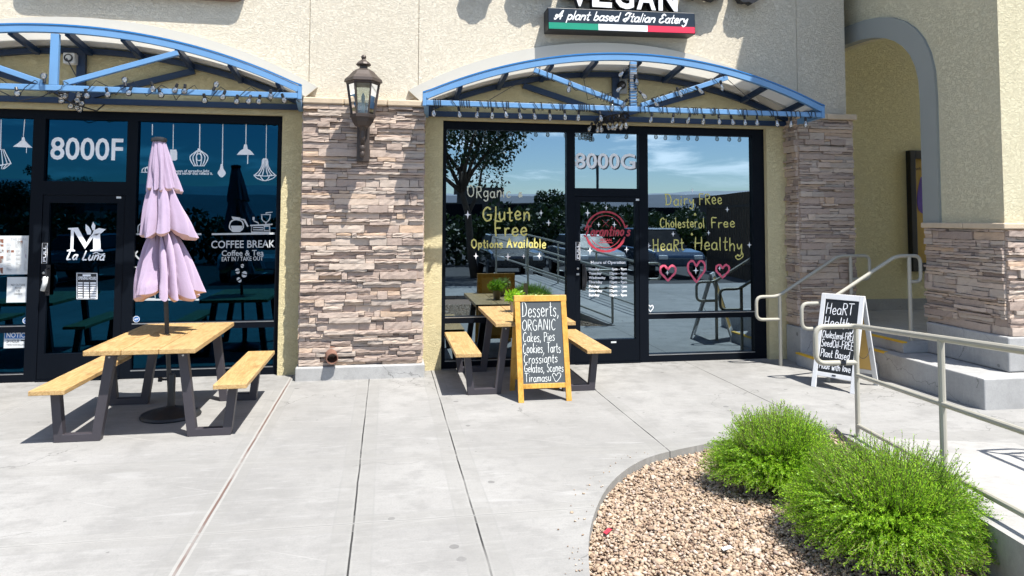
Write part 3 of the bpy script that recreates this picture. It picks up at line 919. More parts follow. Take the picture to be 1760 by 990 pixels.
def ledge(mb, org, u, nrm, width, z0, z1, seed, hid=0.0, qmax=0.048):
    """dry-stacked ledge stones on a vertical face"""
    rd = random.Random(seed)
    org, u, nrm = Vector(org), Vector(u), Vector(nrm)
    z = z0
    while z < z1-0.004:
        h = rd.choice((.026,.034,.042,.05,.06,.072,.088))
        if z+h > z1-0.012: h = z1-z
        x = 0.0
        while x < width-1e-4:
            L = rd.choice((.06,.10,.15,.20,.25,.31,.37,.45))*rd.uniform(.85,1.2)
            if x+L > width-0.05: L = width-x
            sub = [(z, h)]
            if h > .045 and rd.random() < .45:
                f = rd.uniform(.35,.65); sub = [(z, h*f), (z+h*f, h*(1-f))]
            for zz, hh in sub:
                d = 0.006+qmax*rd.choice((0.0,.22,.42,.5,.68,.85,1.0))+rd.uniform(-.002,.002)
                nx = max(2, int(L/.045)); nz = 2
                g = 0.0022
                V, F = [], []
                for j in range(nz+1):
                    for i in range(nx+1):
                        edge = i in (0, nx) or j in (0, nz)
                        dd = d+rd.uniform(-.0035,.0035)-(.0015 if edge else 0)
                        uu = x+g+(L-2*g)*i/nx; vv = zz+g+(hh-2*g)*j/nz
                        if j in (0, nz) and 0 < i < nx: vv += rd.uniform(-.0045, .0018)
                        if i in (0, nx): uu += rd.uniform(-.002, .002)
                        V.append(org+u*uu+UZ*vv+nrm*max(dd, .002))
                b = len(V)
                rim = [i for i in range(nx+1)]+[(nx+1)*j+nx for j in range(1, nz+1)]+[(nx+1)*nz+i for i in range(nx-1, -1, -1)]+[(nx+1)*j for j in range(nz-1, 0, -1)]
                for q in rim:
                    p = V[q]; V.append(p-nrm*((p-org).dot(nrm)+0.012))
                for j in range(nz):
                    for i in range(nx):
                        a = j*(nx+1)+i; F.append((a, a+1, a+nx+2, a+nx+1))
                m = len(rim)
                for i in range(m): F.append((rim[i], b+i, b+(i+1) % m, rim[(i+1) % m]))
                mb.add(V, F)
            x += L
        z += h

def pillar(x0, x1, yf, yb, zb, zt, seed, left=False, capx=0.03):
    core = MB(); core.box(x0+.004, x1-.004, yf+.004, yb, zb-.02, zt); core_o = core.build('stone_pillar', M_GROUT, shop)
    mb = MB()
    ledge(mb, (x0, yf, 0), UX, NF, x1-x0, zb, zt, seed)
    if left: ledge(mb, (x0, yb, 0), (0,-1,0), (-1,0,0), yb-yf, zb, zt, seed+5)
    else:
        ledge(mb, (x0, yb, 0), (0,-1,0), (-1,0,0), yb-yf, zb, zt, seed+5, qmax=.012)
    ledge(mb, (x1, yf, 0), (0,1,0), (1,0,0), yb-yf, zb, zt, seed+6, qmax=.012)
    mb.build('stone_cladding', M_STONE, core_o, fixn=False)
    return core_o
p1 = pillar(-0.955, 0.43, -0.385, -0.115, 0.155, 3.135, 21)
mb = MB(); mb.box(-0.985, 0.46, -0.475, -0.125, -0.10, 0.15)
mb.build('plinth', M_PLINTH, p1, bevel=.015)
mb = MB()
x = -0.97
for L in (.47, .49, .46):
    mb.box(x+.002, x+L-.002, -0.455, -0.2, 3.137, 3.213); x += L
mb.build('capstone', M_CAP, p1, bevel=.014)
p2 = pillar(5.255, 6.035, -0.385, -0.115, 0.46, 3.135, 34, True)
mb = MB(); mb.box(5.20, 6.09, -0.465, -0.13, -0.10, 0.457)
mb.build('plinth', M_PLINTH, p2, bevel=.015)
mb = MB(); mb.box(5.23, 5.64, -0.455, -0.2, 3.137, 3.213); mb.box(5.644, 6.075, -0.455, -0.2, 3.137, 3.213)
mb.build('capstone', M_CAP, p2, bevel=.014)

# interior room
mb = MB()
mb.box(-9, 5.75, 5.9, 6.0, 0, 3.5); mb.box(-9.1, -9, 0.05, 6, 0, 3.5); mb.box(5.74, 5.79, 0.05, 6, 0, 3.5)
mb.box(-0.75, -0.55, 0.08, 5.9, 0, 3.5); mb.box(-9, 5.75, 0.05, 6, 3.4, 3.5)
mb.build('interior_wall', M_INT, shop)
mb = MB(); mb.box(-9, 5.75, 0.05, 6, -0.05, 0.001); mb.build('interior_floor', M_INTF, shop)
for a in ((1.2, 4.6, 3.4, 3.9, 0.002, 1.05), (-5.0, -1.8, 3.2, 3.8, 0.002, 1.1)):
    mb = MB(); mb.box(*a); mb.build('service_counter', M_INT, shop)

# ------------------------------------------------------------------ glazed fronts
def frame_bar(mb, x0, x1, z0, z1, d=0.05): mb.box(x0, x1, -d, d, z0, z1)
def pane(name, x0, x1, z0, z1, mat, parent, t=0.0):
    mb = MB(); mb.box(x0, x1, GY+.002, GY+.010, z0, z1)
    return mb.build(name, mat, parent)

# --- bay F
mb = MB(); D = .05
frame_bar(mb, -5.60, -1.232, 2.935, 3.05)
frame_bar(mb, -5.60, -5.50, 0, 2.935); frame_bar(mb, -3.93, -3.805, 0, 2.935); frame_bar(mb, -2.945, -2.832, 0, 2.935); frame_bar(mb, -1.285, -1.232, 0, 2.935)
frame_bar(mb, -3.805, -2.945, 2.075, 2.23)
for a, b in ((-5.5,-3.93), (-2.832,-1.285)):
    frame_bar(mb, a, b, 0.0, 0.10, .049); frame_bar(mb, a, b, .545, .625, .049)
mb.box(-3.805, -2.945, -.07, .05, 0.0, 0.018)
sfF = mb.build('storefront_frame', M_FRAME, shop)
f_side = pane('window_pane', -5.5, -3.93, .10, 2.935, M_GLASS_F, shop)
f_win = pane('window_pane', -2.832, -1.285, .10, 2.935, M_GLASS_F, shop)
f_tran = pane('transom_pane', -3.805, -2.945, 2.23, 2.935, M_GLASS_F, shop)
mb = MB()
for x0, x1, z0, z1 in ((-3.80,-3.735,.022,2.07), (-3.03,-2.95,.022,2.07), (-3.735,-3.03,.022,.30), (-3.735,-3.03,1.985,2.07)): mb.box(x0, x1, -.042, .03, z0, z1)
f_door = mb.build('entrance_door', M_FRAME, shop)
f_door_gl = pane('door_glass', -3.735, -3.03, .30, 1.985, M_GLASS_F, f_door)
# --- bay G
mb = MB()
frame_bar(mb, 0.67, 4.97, 2.935, 3.05)
frame_bar(mb, 0.67, 0.722, 0, 2.935); frame_bar(mb, 2.252, 2.36, 0, 2.935); frame_bar(mb, 3.215, 3.335, 0, 2.935); frame_bar(mb, 4.80, 4.97, 0, 2.935)
frame_bar(mb, 2.36, 3.215, 2.115, 2.22)
for a, b in ((.722,2.252), (3.335,4.80)):
    frame_bar(mb, a, b, 0.0, 0.10, .049); frame_bar(mb, a, b, .545, .625, .049)
mb.box(2.36, 3.215, -.07, .05, 0.0, 0.018)
sfG = mb.build('storefront_frame', M_FRAME, shop)
g_win1 = pane('window_pane', .722, 2.252, .10, 2.935, M_GLASS_G, shop)
g_win2 = pane('window_pane', 3.335, 4.80, .10, 2.935, M_GLASS_G, shop)
g_tran = pane('transom_pane', 2.36, 3.215, 2.22, 2.935, M_GLASS_G, shop)
mb = MB()
for x0, x1, z0, z1 in ((2.363,2.43,.022,2.11), (3.165,3.212,.022,2.11), (2.43,3.165,.022,.30), (2.43,3.165,2.045,2.11)): mb.box(x0, x1, -.042, .03, z0, z1)
g_door = mb.build('entrance_door', M_FRAME, shop)
g_door_gl = pane('door_glass', 2.43, 3.165, .30, 2.045, M_GLASS_G, g_door)
# bright sill strips of the frames
for a, b in ((.722,2.252), (3.335,4.80), (-2.832,-1.285), (-5.5,-3.93)):
    for z in (.085, .611):
        mb = MB(); mb.box(a, b, -.052, -.0495, z, z+.011); mb.build('frame_trim', M_FRAME_L, shop)

# --- lettering and drawings on bay F
mb = MB(); gfont(mb, "8000F", 86, 273, 211, 275, 36, bold=0.016)
mb.build('address_numbers', M_VINYL, f_tran)
mb = MB()
def gpoly(mb, pts, dy=0.0): mb.poly([gp(x, y, dy) for x, y in pts])
# serif M with a leaf sprig
gpoly(mb, [(117,392),(134,391),(149,418),(146,428),(127,397),(126,428),(129,430),(129,432),(115,432),(115,430),(121,428),(122,395),(117,394)])
gpoly(mb, [(146,428),(149,418),(161,402),(172,401),(173,428),(177,430),(177,432),(155,432),(155,430),(160,428),(160,408)])
for pts in ([(150,403),(147,395),(147,385),(153,390),(157,397),(156,403)], [(159,396),(157,389),(160,381),(164,388),(163,395)], [(158,405),(161,396),(170,392),(182,394),(174,401),(165,405)]):
    gpoly(mb, pts)
mb.ribbon(gpath([(149,418),(155,408),(162,400),(174,396)]), .010, NF)
gtext(mb, "La Lun\u0061", 113, 446, 178, 447, cap=14, w=.016, jit=.02, shear=.32, seed=5)
mb.ribbon(gpath([(160,436),(166,434),(172,437),(180,436)]), .010, NF)
mb.build('door_logo', M_VINYL, f_door_gl)
mb = MB()
gpoly(mb, [(131,468),(168,468.5),(168,515),(131,515)])
mb.build('opening_hours_sheet', M_INK, f_door_gl)
mb = MB()
mb.ribbon([gp(*p, .003) for p in ((132.2,469.5),(166.8,470),(166.8,513.6),(132.2,513.6))], .010, NF, closed=True)
gfont(mb, "OPENING HOURS", 134, 480.5, 165, 481, 5, .03, .003)
for i in range(7):
    y = 485+i*4.1
    gpoly(mb, [(134,y),(142,y),(142,y+2.4),(134,y+2.4)], .003)
    gpoly(mb, [(144,y),(153,y),(153,y+2.9),(144,y+2.9)], .003); gpoly(mb, [(155,y),(165,y),(165,y+2.9),(155,y+2.9)], .003)
gpoly(mb, [(142,471.5),(156,471.5),(156,475),(142,475)], .003)
mb.build('opening_hours', M_VINYL, f_door_gl)

mb = MB(); W1 = .011
def lamp_cord(x, y1, y0=214): mb.ribbon([gp(x, y0), gp(x-(y1-y0)*.012, y1)], .013, NF)
def cap_(x, y, w=4.5, h=7): gpoly(mb, [(x-w*.55,y-h),(x+w*.55,y-h),(x+w,y),(x-w,y)])
# cage globe
x, y = 342, 271
lamp_cord(343.5, 257); cap_(x, 261, 3.4, 6)
for k in (-15,-10,-4.5,4.5,10,15):
    mb.ribbon(gpath([(x+k*.22,259),(x+k*.92,267),(x+k,274),(x+k*.60,285)]), W1, NF)
mb.ribbon([gp(x-9,285), gp(x+9,285)], W1*1.3, NF); mb.ribbon(gpath([(x-4,268),(x-3,275),(x+3,275),(x+4,268),(x,264)], closed=True), W1, NF)
mb.build('lamp_drawing', M_VINYL, f_win); mb = MB()
# bare bulb
x, y = 381, 0
lamp_cord(383, 283); cap_(x, 290, 3.0, 8)
for r0 in (1,):
    pts = cr([(x-3,290),(x-7,298),(x,305),(x+7,298),(x+3,290)], 6); gpoly(mb, pts)
mb.build('lamp_drawing', M_VINYL, f_win); mb = MB()
# shallow shade
x = 422
lamp_cord(423, 250); cap_(x, 256, 4, 8); gpoly(mb, cr([(x-15,266),(x-9,259),(x-3,256),(x+3,256),(x+9,259),(x+15,266)], 4)); mb.ribbon([gp(x+4,266), gp(x+3.6,281)], .016, NF)
mb.build('lamp_drawing', M_VINYL, f_win); mb = MB()
# tulip cage
x = 455.5
lamp_cord(458, 274); cap_(x, 275, 5, 3)
for k in (-19,-12,-5,5,12,19): mb.ribbon(gpath([(x+k*.22,274),(x+k*.30,285),(x+k*.55,294),(x+k,302)]), W1, NF)
for k in (-19,-8,8,19): mb.ribbon(gpath([(x+k,301),(x+k*.75,306),(x+k*.25,310)]), W1, NF)
mb.ribbon(gpath([(x-19,301),(x,302.5),(x+19,301)]), W1, NF); mb.ribbon(gpath([(x-5,309.5),(x,310.5),(x+5,309.5)]), W1, NF)
mb.build('lamp_drawing', M_VINYL, f_win); mb = MB()
# two lamps half behind the parasol
lamp_cord(262, 232); lamp_cord(298, 255); gpoly(mb, [(292,257),(303,257),(304.5,262),(304.5,274),(301,276),(293,276)])
mb.build('lamp_drawing', M_VINYL, f_win); mb = MB()
for k in (-9,-3,3): mb.ribbon(gpath([(253+k,296),(252+k*.7,290),(256,286.5)]), W1, NF)
mb.ribbon([gp(243,296), gp(258,296)], W1, NF)
mb.build('lamp_drawing', M_VINYL, f_win)
# two more on the left pane
mb = MB(); x = 39
mb.ribbon([gp(42.5,206), gp(40,236)], .013, NF); cap_(x+1, 243, 3.6, 7); gpoly(mb, cr([(x-17,252),(x-8,246),(x-3,242),(x+4,242),(x+9,247),(x+17,254)], 3)); mb.ribbon([gp(x+6.5,253), gp(x+6.5,262)], .012, NF)
mb.build('lamp_drawing', M_VINYL, f_side)
mb = MB(); x = 1; mb.ribbon([gp(2,206), gp(1,257)], .013, NF)
for k in (-18,-9,4,12,19): mb.ribbon([gp(x+k*.3,257), gp(x+k*.95,281), gp(x+k*.35,290)], W1, NF)
mb.ribbon([gp(x-18,281), gp(x,284), gp(x+18,281)], W1, NF)
mb.build('lamp_drawing', M_VINYL, f_side)
mb = MB()
gfont(mb, "There are two ways of spreading light", 262, 295.8, 360, 296, 4.4, .02); mb.build('small_lettering', M_VINYL, f_win); mb = MB(); gfont(mb, "be the candle or the mirror that reflects it.", 262, 300, 365.5, 300.2, 4.4, .02)
mb.build('small_lettering', M_VINYL, f_win)
mb = MB()
gfont(mb, "COFFEE BREAK", 363, 426.5, 472.5, 425, 12.5, .012); mb.build('shop_lettering', M_VINYL_G, f_win); mb = MB()
gfont(mb, "Coffee & Tea", 381, 440, 453, 439, 9.5, .012); mb.build('shop_lettering', M_VINYL_G, f_win); mb = MB(); gfont(mb, "EAT IN / TAKE OUT", 381, 449, 452, 447.5, 7.2, .012)
mb.build('shop_lettering', M_VINYL_G, f_win)
mb = MB()
gpoly(mb, [(364,401),(472.5,399.5),(472.5,403),(364,404)]); mb.build('shelf_drawing', M_VINYL_G, f_win); mb = MB()
mb.ribbon(gpath([(400,398),(394.5,391),(397,381),(406,377.5),(416,381),(418,391),(412,398)]), .014, NF)
gpoly(mb, [(397,388),(417,388),(415,395),(411,399),(401,399),(398,394)]); gpoly(mb, [(398,372),(413,374),(412,378),(400,377)])
mb.ribbon([gp(414,376.5), gp(420,378), gp(425.5,388.5)], .024, NF)
mb.build('coffee_pot_drawing', M_VINYL_G, f_win); mb = MB()
for a in ([(432,388),(464,387),(464,399),(432,399)], [(435,391),(452,391),(452,395),(435,395)], [(454,389),(463,389),(463,396),(454,396)]):
    mb.ribbon([gp(*p) for p in a], .012, NF, closed=True)
mb.ribbon([gp(431,387.5), gp(467,385.5)], .022, NF)
mb.ribbon(gpath([(450,369),(450.5,377),(457,382),(463,377),(464.5,369)]), .012, NF); mb.ribbon([gp(449,369), gp(465,368.7)], .012, NF); mb.ribbon([gp(457,382), gp(457,386)], .02, NF)
mb.ribbon([gp(457,368.5), gp(457,366), gp(468,364.5)], .013, NF); mb.ribbon([gp(435.5,374), gp(436,379.5), gp(444,383), gp(444,386)], .013, NF); gpoly(mb, [(434,373),(437.5,373),(437.5,378),(434,378)])
def bean(x, y, r, t):
    pts = [(x+r*math.cos(a)*.78*math.cos(t)-r*math.sin(a)*math.sin(t), y+r*math.cos(a)*.78*math.sin(t)+r*math.sin(a)*math.cos(t)) for a in [i*math.pi/8 for i in range(16)]]
    a = pts[:8]; b = pts[8:]
    dx, dy = .7*math.cos(t), .7*math.sin(t)
    gpoly(mb, [(p[0]-dx*.0+math.copysign(.4, 1), p[1]) for p in a]); gpoly(mb, [(p[0]-.4, p[1]) for p in b])
mb.build('coffee_grinder_drawing', M_VINYL_G, f_win)
for bx_, by_, br_, bt_ in ((416.5,457,3.6,.6),(408.3,466,4.8,.1),(420,471.5,5.8,.5),(411,481,4.6,-.3)):
    mb = MB(); bean(bx_, by_, br_, bt_); mb.build('coffee_bean_drawing', M_VINYL_G, f_win)
mb = MB()
# shelves and crockery behind the parasol
gpoly(mb, [(232,401),(264,401),(264,404),(232,404)]); mb.build('shelf_drawing', M_VINYL_G, f_win); mb = MB(); gpoly(mb, [(318,401),(346,401),(346,404),(318,404)]); mb.build('shelf_drawing', M_VINYL_G, f_win); mb = MB()
gpoly(mb, [(231,513.5),(297,513.5),(297,516.5),(231,516.5)]); mb.build('shelf_drawing', M_VINYL_G, f_win); mb = MB(); gpoly(mb, [(304,513.5),(342,513.5),(342,516.5),(304,516.5)]); mb.build('shelf_drawing', M_VINYL_G, f_win); mb = MB()
mb.ribbon([gp(*p) for p in ((237,503),(248,503),(246.5,512),(239,512))], .012, NF, closed=True); mb.ribbon(gpath([(237,504),(232,507),(237,510)]), .012, NF); mb.build('cup_drawing', M_VINYL_G, f_win); mb = MB()
mb.ribbon([gp(*p) for p in ((250,504),(266,504),(267,513),(251,513))], .012, NF, closed=True); mb.build('cup_drawing', M_VINYL_G, f_win); mb = MB()
mb.ribbon([gp(*p) for p in ((316,504),(335,504),(337,513),(315,513))], .012, NF, closed=True); mb.ribbon(gpath([(311,505),(306,508),(311,511)]), .012, NF); mb.build('cup_drawing', M_VINYL_G, f_win); mb = MB()
mb.ribbon(gpath([(237,400),(238,388),(246,383)]), .012, NF); mb.build('cup_drawing', M_VINYL_G, f_win); mb = MB(); mb.ribbon(gpath([(236,432),(233,438),(240,446)]), .016, NF); mb.build('cup_drawing', M_VINYL_G, f_win); mb = MB()
gpoly(mb, [(232,458),(242,458),(242,460.5),(232,460.5)])
mb.build('cup_drawing', M_VINYL_G, f_win)

# --- lettering on bay G
mb = MB(); gfont(mb, "8000G", 988, 288.5, 1092, 290, 28, bold=0.016)
mb.build('address_numbers', M_VINYL, g_tran)
mb = MB(); gfont(mb, "8000G", 989.5, 290, 1094, 291.5, 28, bold=0.022, dy=-.0015)
mb.build('number_shadow_edge', M_SNAVY, g_tran)
mb = MB(); gtext(mb, "ORganic", 803, 339, 878, 339, cap=19, w=.013, seed=2); mb.build('painted_lettering', M_CREAM, g_win1); mb = MB(); gtext(mb, "&", 890, 338, 898, 338, cap=13, w=.016, seed=3)
mb.build('painted_lettering', M_CREAM, g_win1)
mb = MB(); gtext(mb, "Gluten", 829, 379, 911, 378, cap=25, w=.020, seed=4); mb.build('painted_lettering', M_YELLOW, g_win1); mb = MB()
gtext(mb, "Free", 850, 406, 906, 404, cap=24, w=.020, seed=6); mb.build('painted_lettering', M_YELLOW, g_win1); mb = MB()
gtext(mb, "Options", 810, 425.5, 864, 425, cap=14, w=.017, seed=8); mb.build('painted_lettering', M_YELLOW, g_win1); mb = MB(); gtext(mb, "Available", 871, 425, 938, 426, cap=16, w=.017, seed=9)
mb.build('painted_lettering', M_YELLOW, g_win1)
mb = MB(); gtext(mb, "Dairy", 1143, 352, 1193, 352, cap=20, w=.0145, seed=9); mb.build('painted_lettering', M_YELLOW, g_win2); mb = MB(); gtext(mb, "FRee", 1201, 352, 1241, 351, cap=20, w=.0145, seed=10); mb.build('painted_lettering', M_YELLOW, g_win2); mb = MB(); gtext(mb, "&", 1192, 370, 1197, 370, cap=6, w=.010, seed=9); mb.build('painted_lettering', M_YELLOW, g_win2); mb = MB()
gtext(mb, "Cholesterol", 1134, 391, 1211, 391, cap=17, w=.0145, seed=12); mb.build('painted_lettering', M_YELLOW, g_win2); mb = MB(); gtext(mb, "Free", 1222, 391, 1263, 390, cap=18, w=.0145, seed=13); mb.build('painted_lettering', M_YELLOW, g_win2); mb = MB(); gtext(mb, "&", 1187, 404, 1191, 404, cap=6, w=.010, seed=9); mb.build('painted_lettering', M_YELLOW, g_win2); mb = MB()
gtext(mb, "HeaRt", 1121, 431, 1176, 430, cap=21, w=.0155, seed=14); mb.build('painted_lettering', M_YELLOW, g_win2); mb = MB(); gtext(mb, "Healthy", 1193, 430, 1276, 431, cap=24, w=.0155, seed=15)
mb.ribbon(gpath([(1274,431),(1277,440),(1269,446),(1264,441),(1270,438)]), .014, NF)
mb.build('painted_lettering', M_YELLOW, g_win2)
def sparkle(mb, x, y, r):
    pts = []
    for k in range(8):
        a = k*math.pi/4; rr = r if k % 2 == 0 else r*.24
        if k in (0, 4): rr *= .72
        pts.append((x+rr*math.cos(a), y+rr*math.sin(a)))
    gpoly(mb, pts)
for x, y, r in ((804,369,7.5),(930,366,5.5),(943,383,6),(818,440,6),(873,441,7),(900,440.5,4.5),(927,440,6.5)):
    mb = MB(); sparkle(mb, x, y, r); mb.build('sparkle_decal', M_VINYL, g_win1)
for x, y, r in ((1010,366,7),(1042,357,4.5),(1029,386,5),(1056,386,5.5),(1014,431,7),(1077,429,6),(997,405,5)):
    mb = MB(); sparkle(mb, x, y, r); mb.build('sparkle_decal', M_VINYL, g_door_gl)
for x, y, r in ((1190,327,4.5),(1250,360,5),(1157,402,5),(1218,400,4.5),(1115,422,5.5),(1288,421,5.5),(1147,469,4.5),(1196,465,7),(1237,461,4.5)):
    mb = MB(); sparkle(mb, x, y, r); mb.build('sparkle_decal', M_VINYL, g_win2)
def heart(mb, x, y, w, h, rw, rev=0.0):
    pts = [(x,y-h*.24),(x-w*.22,y-h*.46),(x-w*.46,y-h*.34),(x-w*.46,y-h*.02),(x-w*.25,y+h*.22),(x,y+h*.52),(x+w*.25,y+h*.22),(x+w*.46,y-h*.02),(x+w*.46,y-h*.34),(x+w*.22,y-h*.46)]
    a = cr([(x,y-h*.22)]+pts[1:5]+[(x,y+h*.5)], 5); b = cr([(x,y+h*.5)]+pts[6:]+[(x,y-h*.22)], 5)
    mb.ribbon([gp(*p) for p in a], rw, NF); mb.ribbon([gp(*p, .0006) for p in b], rw, NF)
for x, y, w, h in ((1148,469,27,27),(1197,466,30,38),(1242,466,23,23)):
    mb = MB(); heart(mb, x, y, w, h, .027); mb.build('painted_heart', M_PINK, g_win2)
mb = MB(); heart(mb, 1118, 530, 9.5, 11.5, .012); mb.build('painted_heart', M_VINYL, g_win2)
# round door logo
mb = MB()
def ring(x, y, rx, ry, a0, a1, w): mb.ribbon([gp(x+rx*math.cos(R(a)), y+ry*math.sin(R(a))) for a in range(a0, a1+1, 6)], w, NF)
ring(1041, 398, 34, 34, 192, 348, .022); ring(1041, 398, 34, 34, 18, 162, .030); ring(1041, 398, 27.5, 27.5, 196, 344, .008); ring(1041, 398, 27.5, 27.5, 26, 154, .008)
mb.build('logo_ring', M_RED, g_door_gl); mb = MB()
gtext(mb, "\u00dearantino's", 1003, 406, 1082, 404.5, cap=17, w=.021, jit=.02, shear=.25, seed=3)
mb.build('logo_script', M_RED, g_door_gl); mb = MB()
gfont(mb, "VEGAN", 1031, 415, 1051, 415, 5.5, .02)
mb.ribbon([gp(1030,417.2), gp(1053,417.2)], .012, NF)
mb.ribbon([gp(1035,378), gp(1046,389)], .007, NF); mb.ribbon([gp(1047,378), gp(1036,389)], .007, NF)
mb.build('logo_lettering', M_RED, g_door_gl)
mb = MB()
gfont(mb, "Hours of Operation", 1015.5, 453.5, 1075, 453, 5.2, .03); mb.build('opening_hours', M_VINYL, g_door_gl)
for i, (d, t) in enumerate((("Monday","4pm - 9pm"),("Tuesday","12pm - 9pm"),("Wednesday","12pm - 9pm"),("Thursday","12pm - 9pm"),("Friday","12pm - 9pm"),("Saturday","12pm - 9pm"),("Sunday","12pm - 9pm"))):
    y = 464.3+i*7.45; wd = {6:18.5, 7:22, 8:23.5, 9:29}[len(d)]
    mb = MB(); gfont(mb, d, 1012, y, 1012+wd, y, 4.4, .035); mb.build('opening_hours', M_VINYL, g_door_gl); mb = MB(); gfont(mb, t, 1077.5-(27 if i == 0 else 29.5), y, 1077.5, y, 4.4, .035)
    mb.build('opening_hours', M_VINYL, g_door_gl)

# door hardware
def pull(door, x, z, side=1):
    mb = MB(); mb.tube([(x,-.045,z-.13),(x,-.11,z-.12),(x+.015*side,-.12,z),(x,-.11,z+.12),(x,-.045,z+.13)], .012, 10)
    mb.box(x-.022, x+.022, -.050, -.043, z-.17, z+.17)
    return mb.build('pull_handle', M_BLACK, door, smooth='auto')
pull(g_door, 2.405+.07, 1.09); pull(f_door, -3.72, 1.12)
mb = MB(); a = gp(83, 487); mb.tube([(-3.72,-.105,1.16),(-3.715,-.125,1.10),(-3.74,-.115,1.01)], .026, 10); mb.build('handle_cover', M_PAPER, f_door, smooth=True)
for door, x, z, nm in ((g_door, 2.397, 1.20, 'g'), (f_door, -3.765, 1.20, 'f')):
    mb = MB(); mb.lathe((0,0,0), [(.016,0),(.016,.012),(.010,.018)], 12)
    mb.V = [(x+p[0], -.042-p[2], z+p[1]) for p in mb.V]
    mb.build('lock_cylinder', M_FRAME_L, door)
    mb = MB(); mb.box(x-.018, x+.018, -.0445, -.0415, z-.085, z-.06); mb.build('lock_cover', M_FRAME_L, door)
    mb = MB(); mb.box(x-.032, x+.032, -.045, -.0415, z+.10, z+.34); pl = mb.build('push_sign', M_INK, door)
    mb = MB(); mb.ribbon([(x-.026,-.0462,z+.108),(x+.026,-.0462,z+.108),(x+.026,-.0462,z+.332),(x-.026,-.0462,z+.332)], .005, NF, closed=True)
    font_mesh(mb, "PULL", (x+.014,-.0464,z+.125), (0,0,1), (-1,0,0), .030, .18, .02)
    mb.build('push_sign_lettering', M_VINYL, door)
mb = MB(); mb.box(3.17, 3.215, -.047, -.0425, 2.065, 2.09); mb.build('door_tag', M_PAPER, g_door)
mb = MB(); mb.box(2.83, 2.90, -.047, -.0425, .255, .275); mb.build('door_tag', M_PAPER, g_door)
mb = MB(); mb.box(-3.04, -2.99, -.047, -.0425, 2.04, 2.062); mb.build('door_tag', M_PAPER, f_door)

# papers fixed to the glass: things of their own
def sheet(name, x0, x1, y0, y1, mat, label, cat, thick=.003):
    a, b = gp(x0, y1), gp(x1, y0)
    mb = MB(); mb.box(a.x, b.x, GY-thick-.001, GY-.001, a.z, b.z)
    return tag(mb.build(name, mat), label, cat)
o = sheet('menu_poster', -34, 56, 405, 472, M_PAPER, 'white printed menu poster with food photos on the glass left of the coffee shop door', 'poster')
mb = MB(); gfont(mb, "THE MENU", 18, 413.5, 48, 413.5, 4.0, 0, .004)
for i in range(22):
    for x0, x1 in ((11,21),(27,38),(41,48)):
        y = 419+i*2.2
        if x0 == 27 and i < 5 or x0 == 41 and 7 < i < 13: continue
        gpoly(mb, [(x0,y),(x0+(x1-x0)*random.uniform(.5,1),y),(x0+(x1-x0)*.8,y+.8),(x0,y+.8)], .004)
mb.build('printed_text', simple('grey_ink', (.33,.34,.36), .7), o)
mb = MB()
for x0, x1, y0, y1 in ((0,6,411,418),(0,6,420,424),(0,6,429,435),(0,6,440,452),(0,5,460,470),(26,39,414,426),(12,17,430,434),(19,24,430,434)): gpoly(mb, [(x0,y0),(x1,y0),(x1,y1),(x0,y1)], .004)
mb.build('food_photo', simple('food_print', (.30,.12,.07), .6, vary=.7, scale=18), o)
mb = MB(); gpoly(mb, [(43,437),(47,437),(47,444),(43,444)], .004); gpoly(mb, [(49,435),(52,435),(52,443),(49,443)], .004); mb.build('printed_drinks', simple('purple_print', (.32,.16,.42), .6, vary=.5, scale=30), o)
o = sheet('paper_notice', 11, 50.5, 476, 520, M_PAPER, 'white paper reading no outside food or drinks, taped below the menu poster', 'notice')
mb = MB()
for t, y, x0, x1 in (("NO OUTSIDE",491.5,19,43),("FOOD",496.5,26,37),("OR",501.5,28,34),("DRINKS",507,24,38)): gfont(mb, t, x0, y, x1, y, 3.4, .0, .005)
mb.build('notice_text', M_INK, o)
o = sheet('notice_sign', 6.5, 51, 569.5, 598.5, M_PAPER, 'blue and white notice sign about video surveillance low on the left glass', 'sign')
mb = MB(); gpoly(mb, [(8,571),(49.6,571),(49.6,581.8),(8,581.8)], .005); mb.build('blue_header', M_NBLUE, o)
mb = MB(); gfont(mb, "NOTICE", 11, 580, 48, 580, 7.6, .02, .007); mb.build('header_lettering', M_VINYL, o)
mb = MB(); gfont(mb, "24 HOUR", 11, 589, 33, 589, 5, .01, .005); gfont(mb, "VIDEO SURVEILLANCE", 11, 593.8, 47, 593.8, 2.2, 0, .005)
gpoly(mb, [(36,584),(47,585),(47,587),(36,586)], .005); gpoly(mb, [(41,588),(49,587),(49,588),(43,590)], .005); mb.build('notice_text', M_INK, o)
def octo(name, px, py, r, label):
    c = gp(px, py); rr = r/140
    mb = MB(); mb.prism([(c.x+rr*math.cos(R(22.5+45*k)), c.z+rr*math.sin(R(22.5+45*k))) for k in range(8)], 1, GY-.003, GY-.001)
    o = tag(mb.build(name, M_NBLUE), label, 'sticker')
    mb = MB(); mb.ribbon([(c.x+rr*.9*math.cos(R(22.5+45*k)), GY-.0036, c.z+rr*.9*math.sin(R(22.5+45*k))) for k in range(8)], .006, NF, closed=True)
    font_mesh(mb, "ADT", (c.x, GY-.0038, c.z-rr*.28), UX, UZ, rr*.6, rr*1.25, .03, 'C', shear=.3)
    mb.build('sticker_mark', M_VINYL, o)
octo('alarm_sticker', 45.5, 551, 5.6, 'blue octagonal alarm sticker above the notice sign left of the door')
octo('alarm_sticker', 234.5, 548.5, 5.4, 'blue octagonal alarm sticker at the lower left corner of the window behind the parasol')
o = sheet('price_tag', 46.5, 53, 521, 544, M_PAPER, 'narrow white card stuck to the left door frame beside the paper notice', 'card')

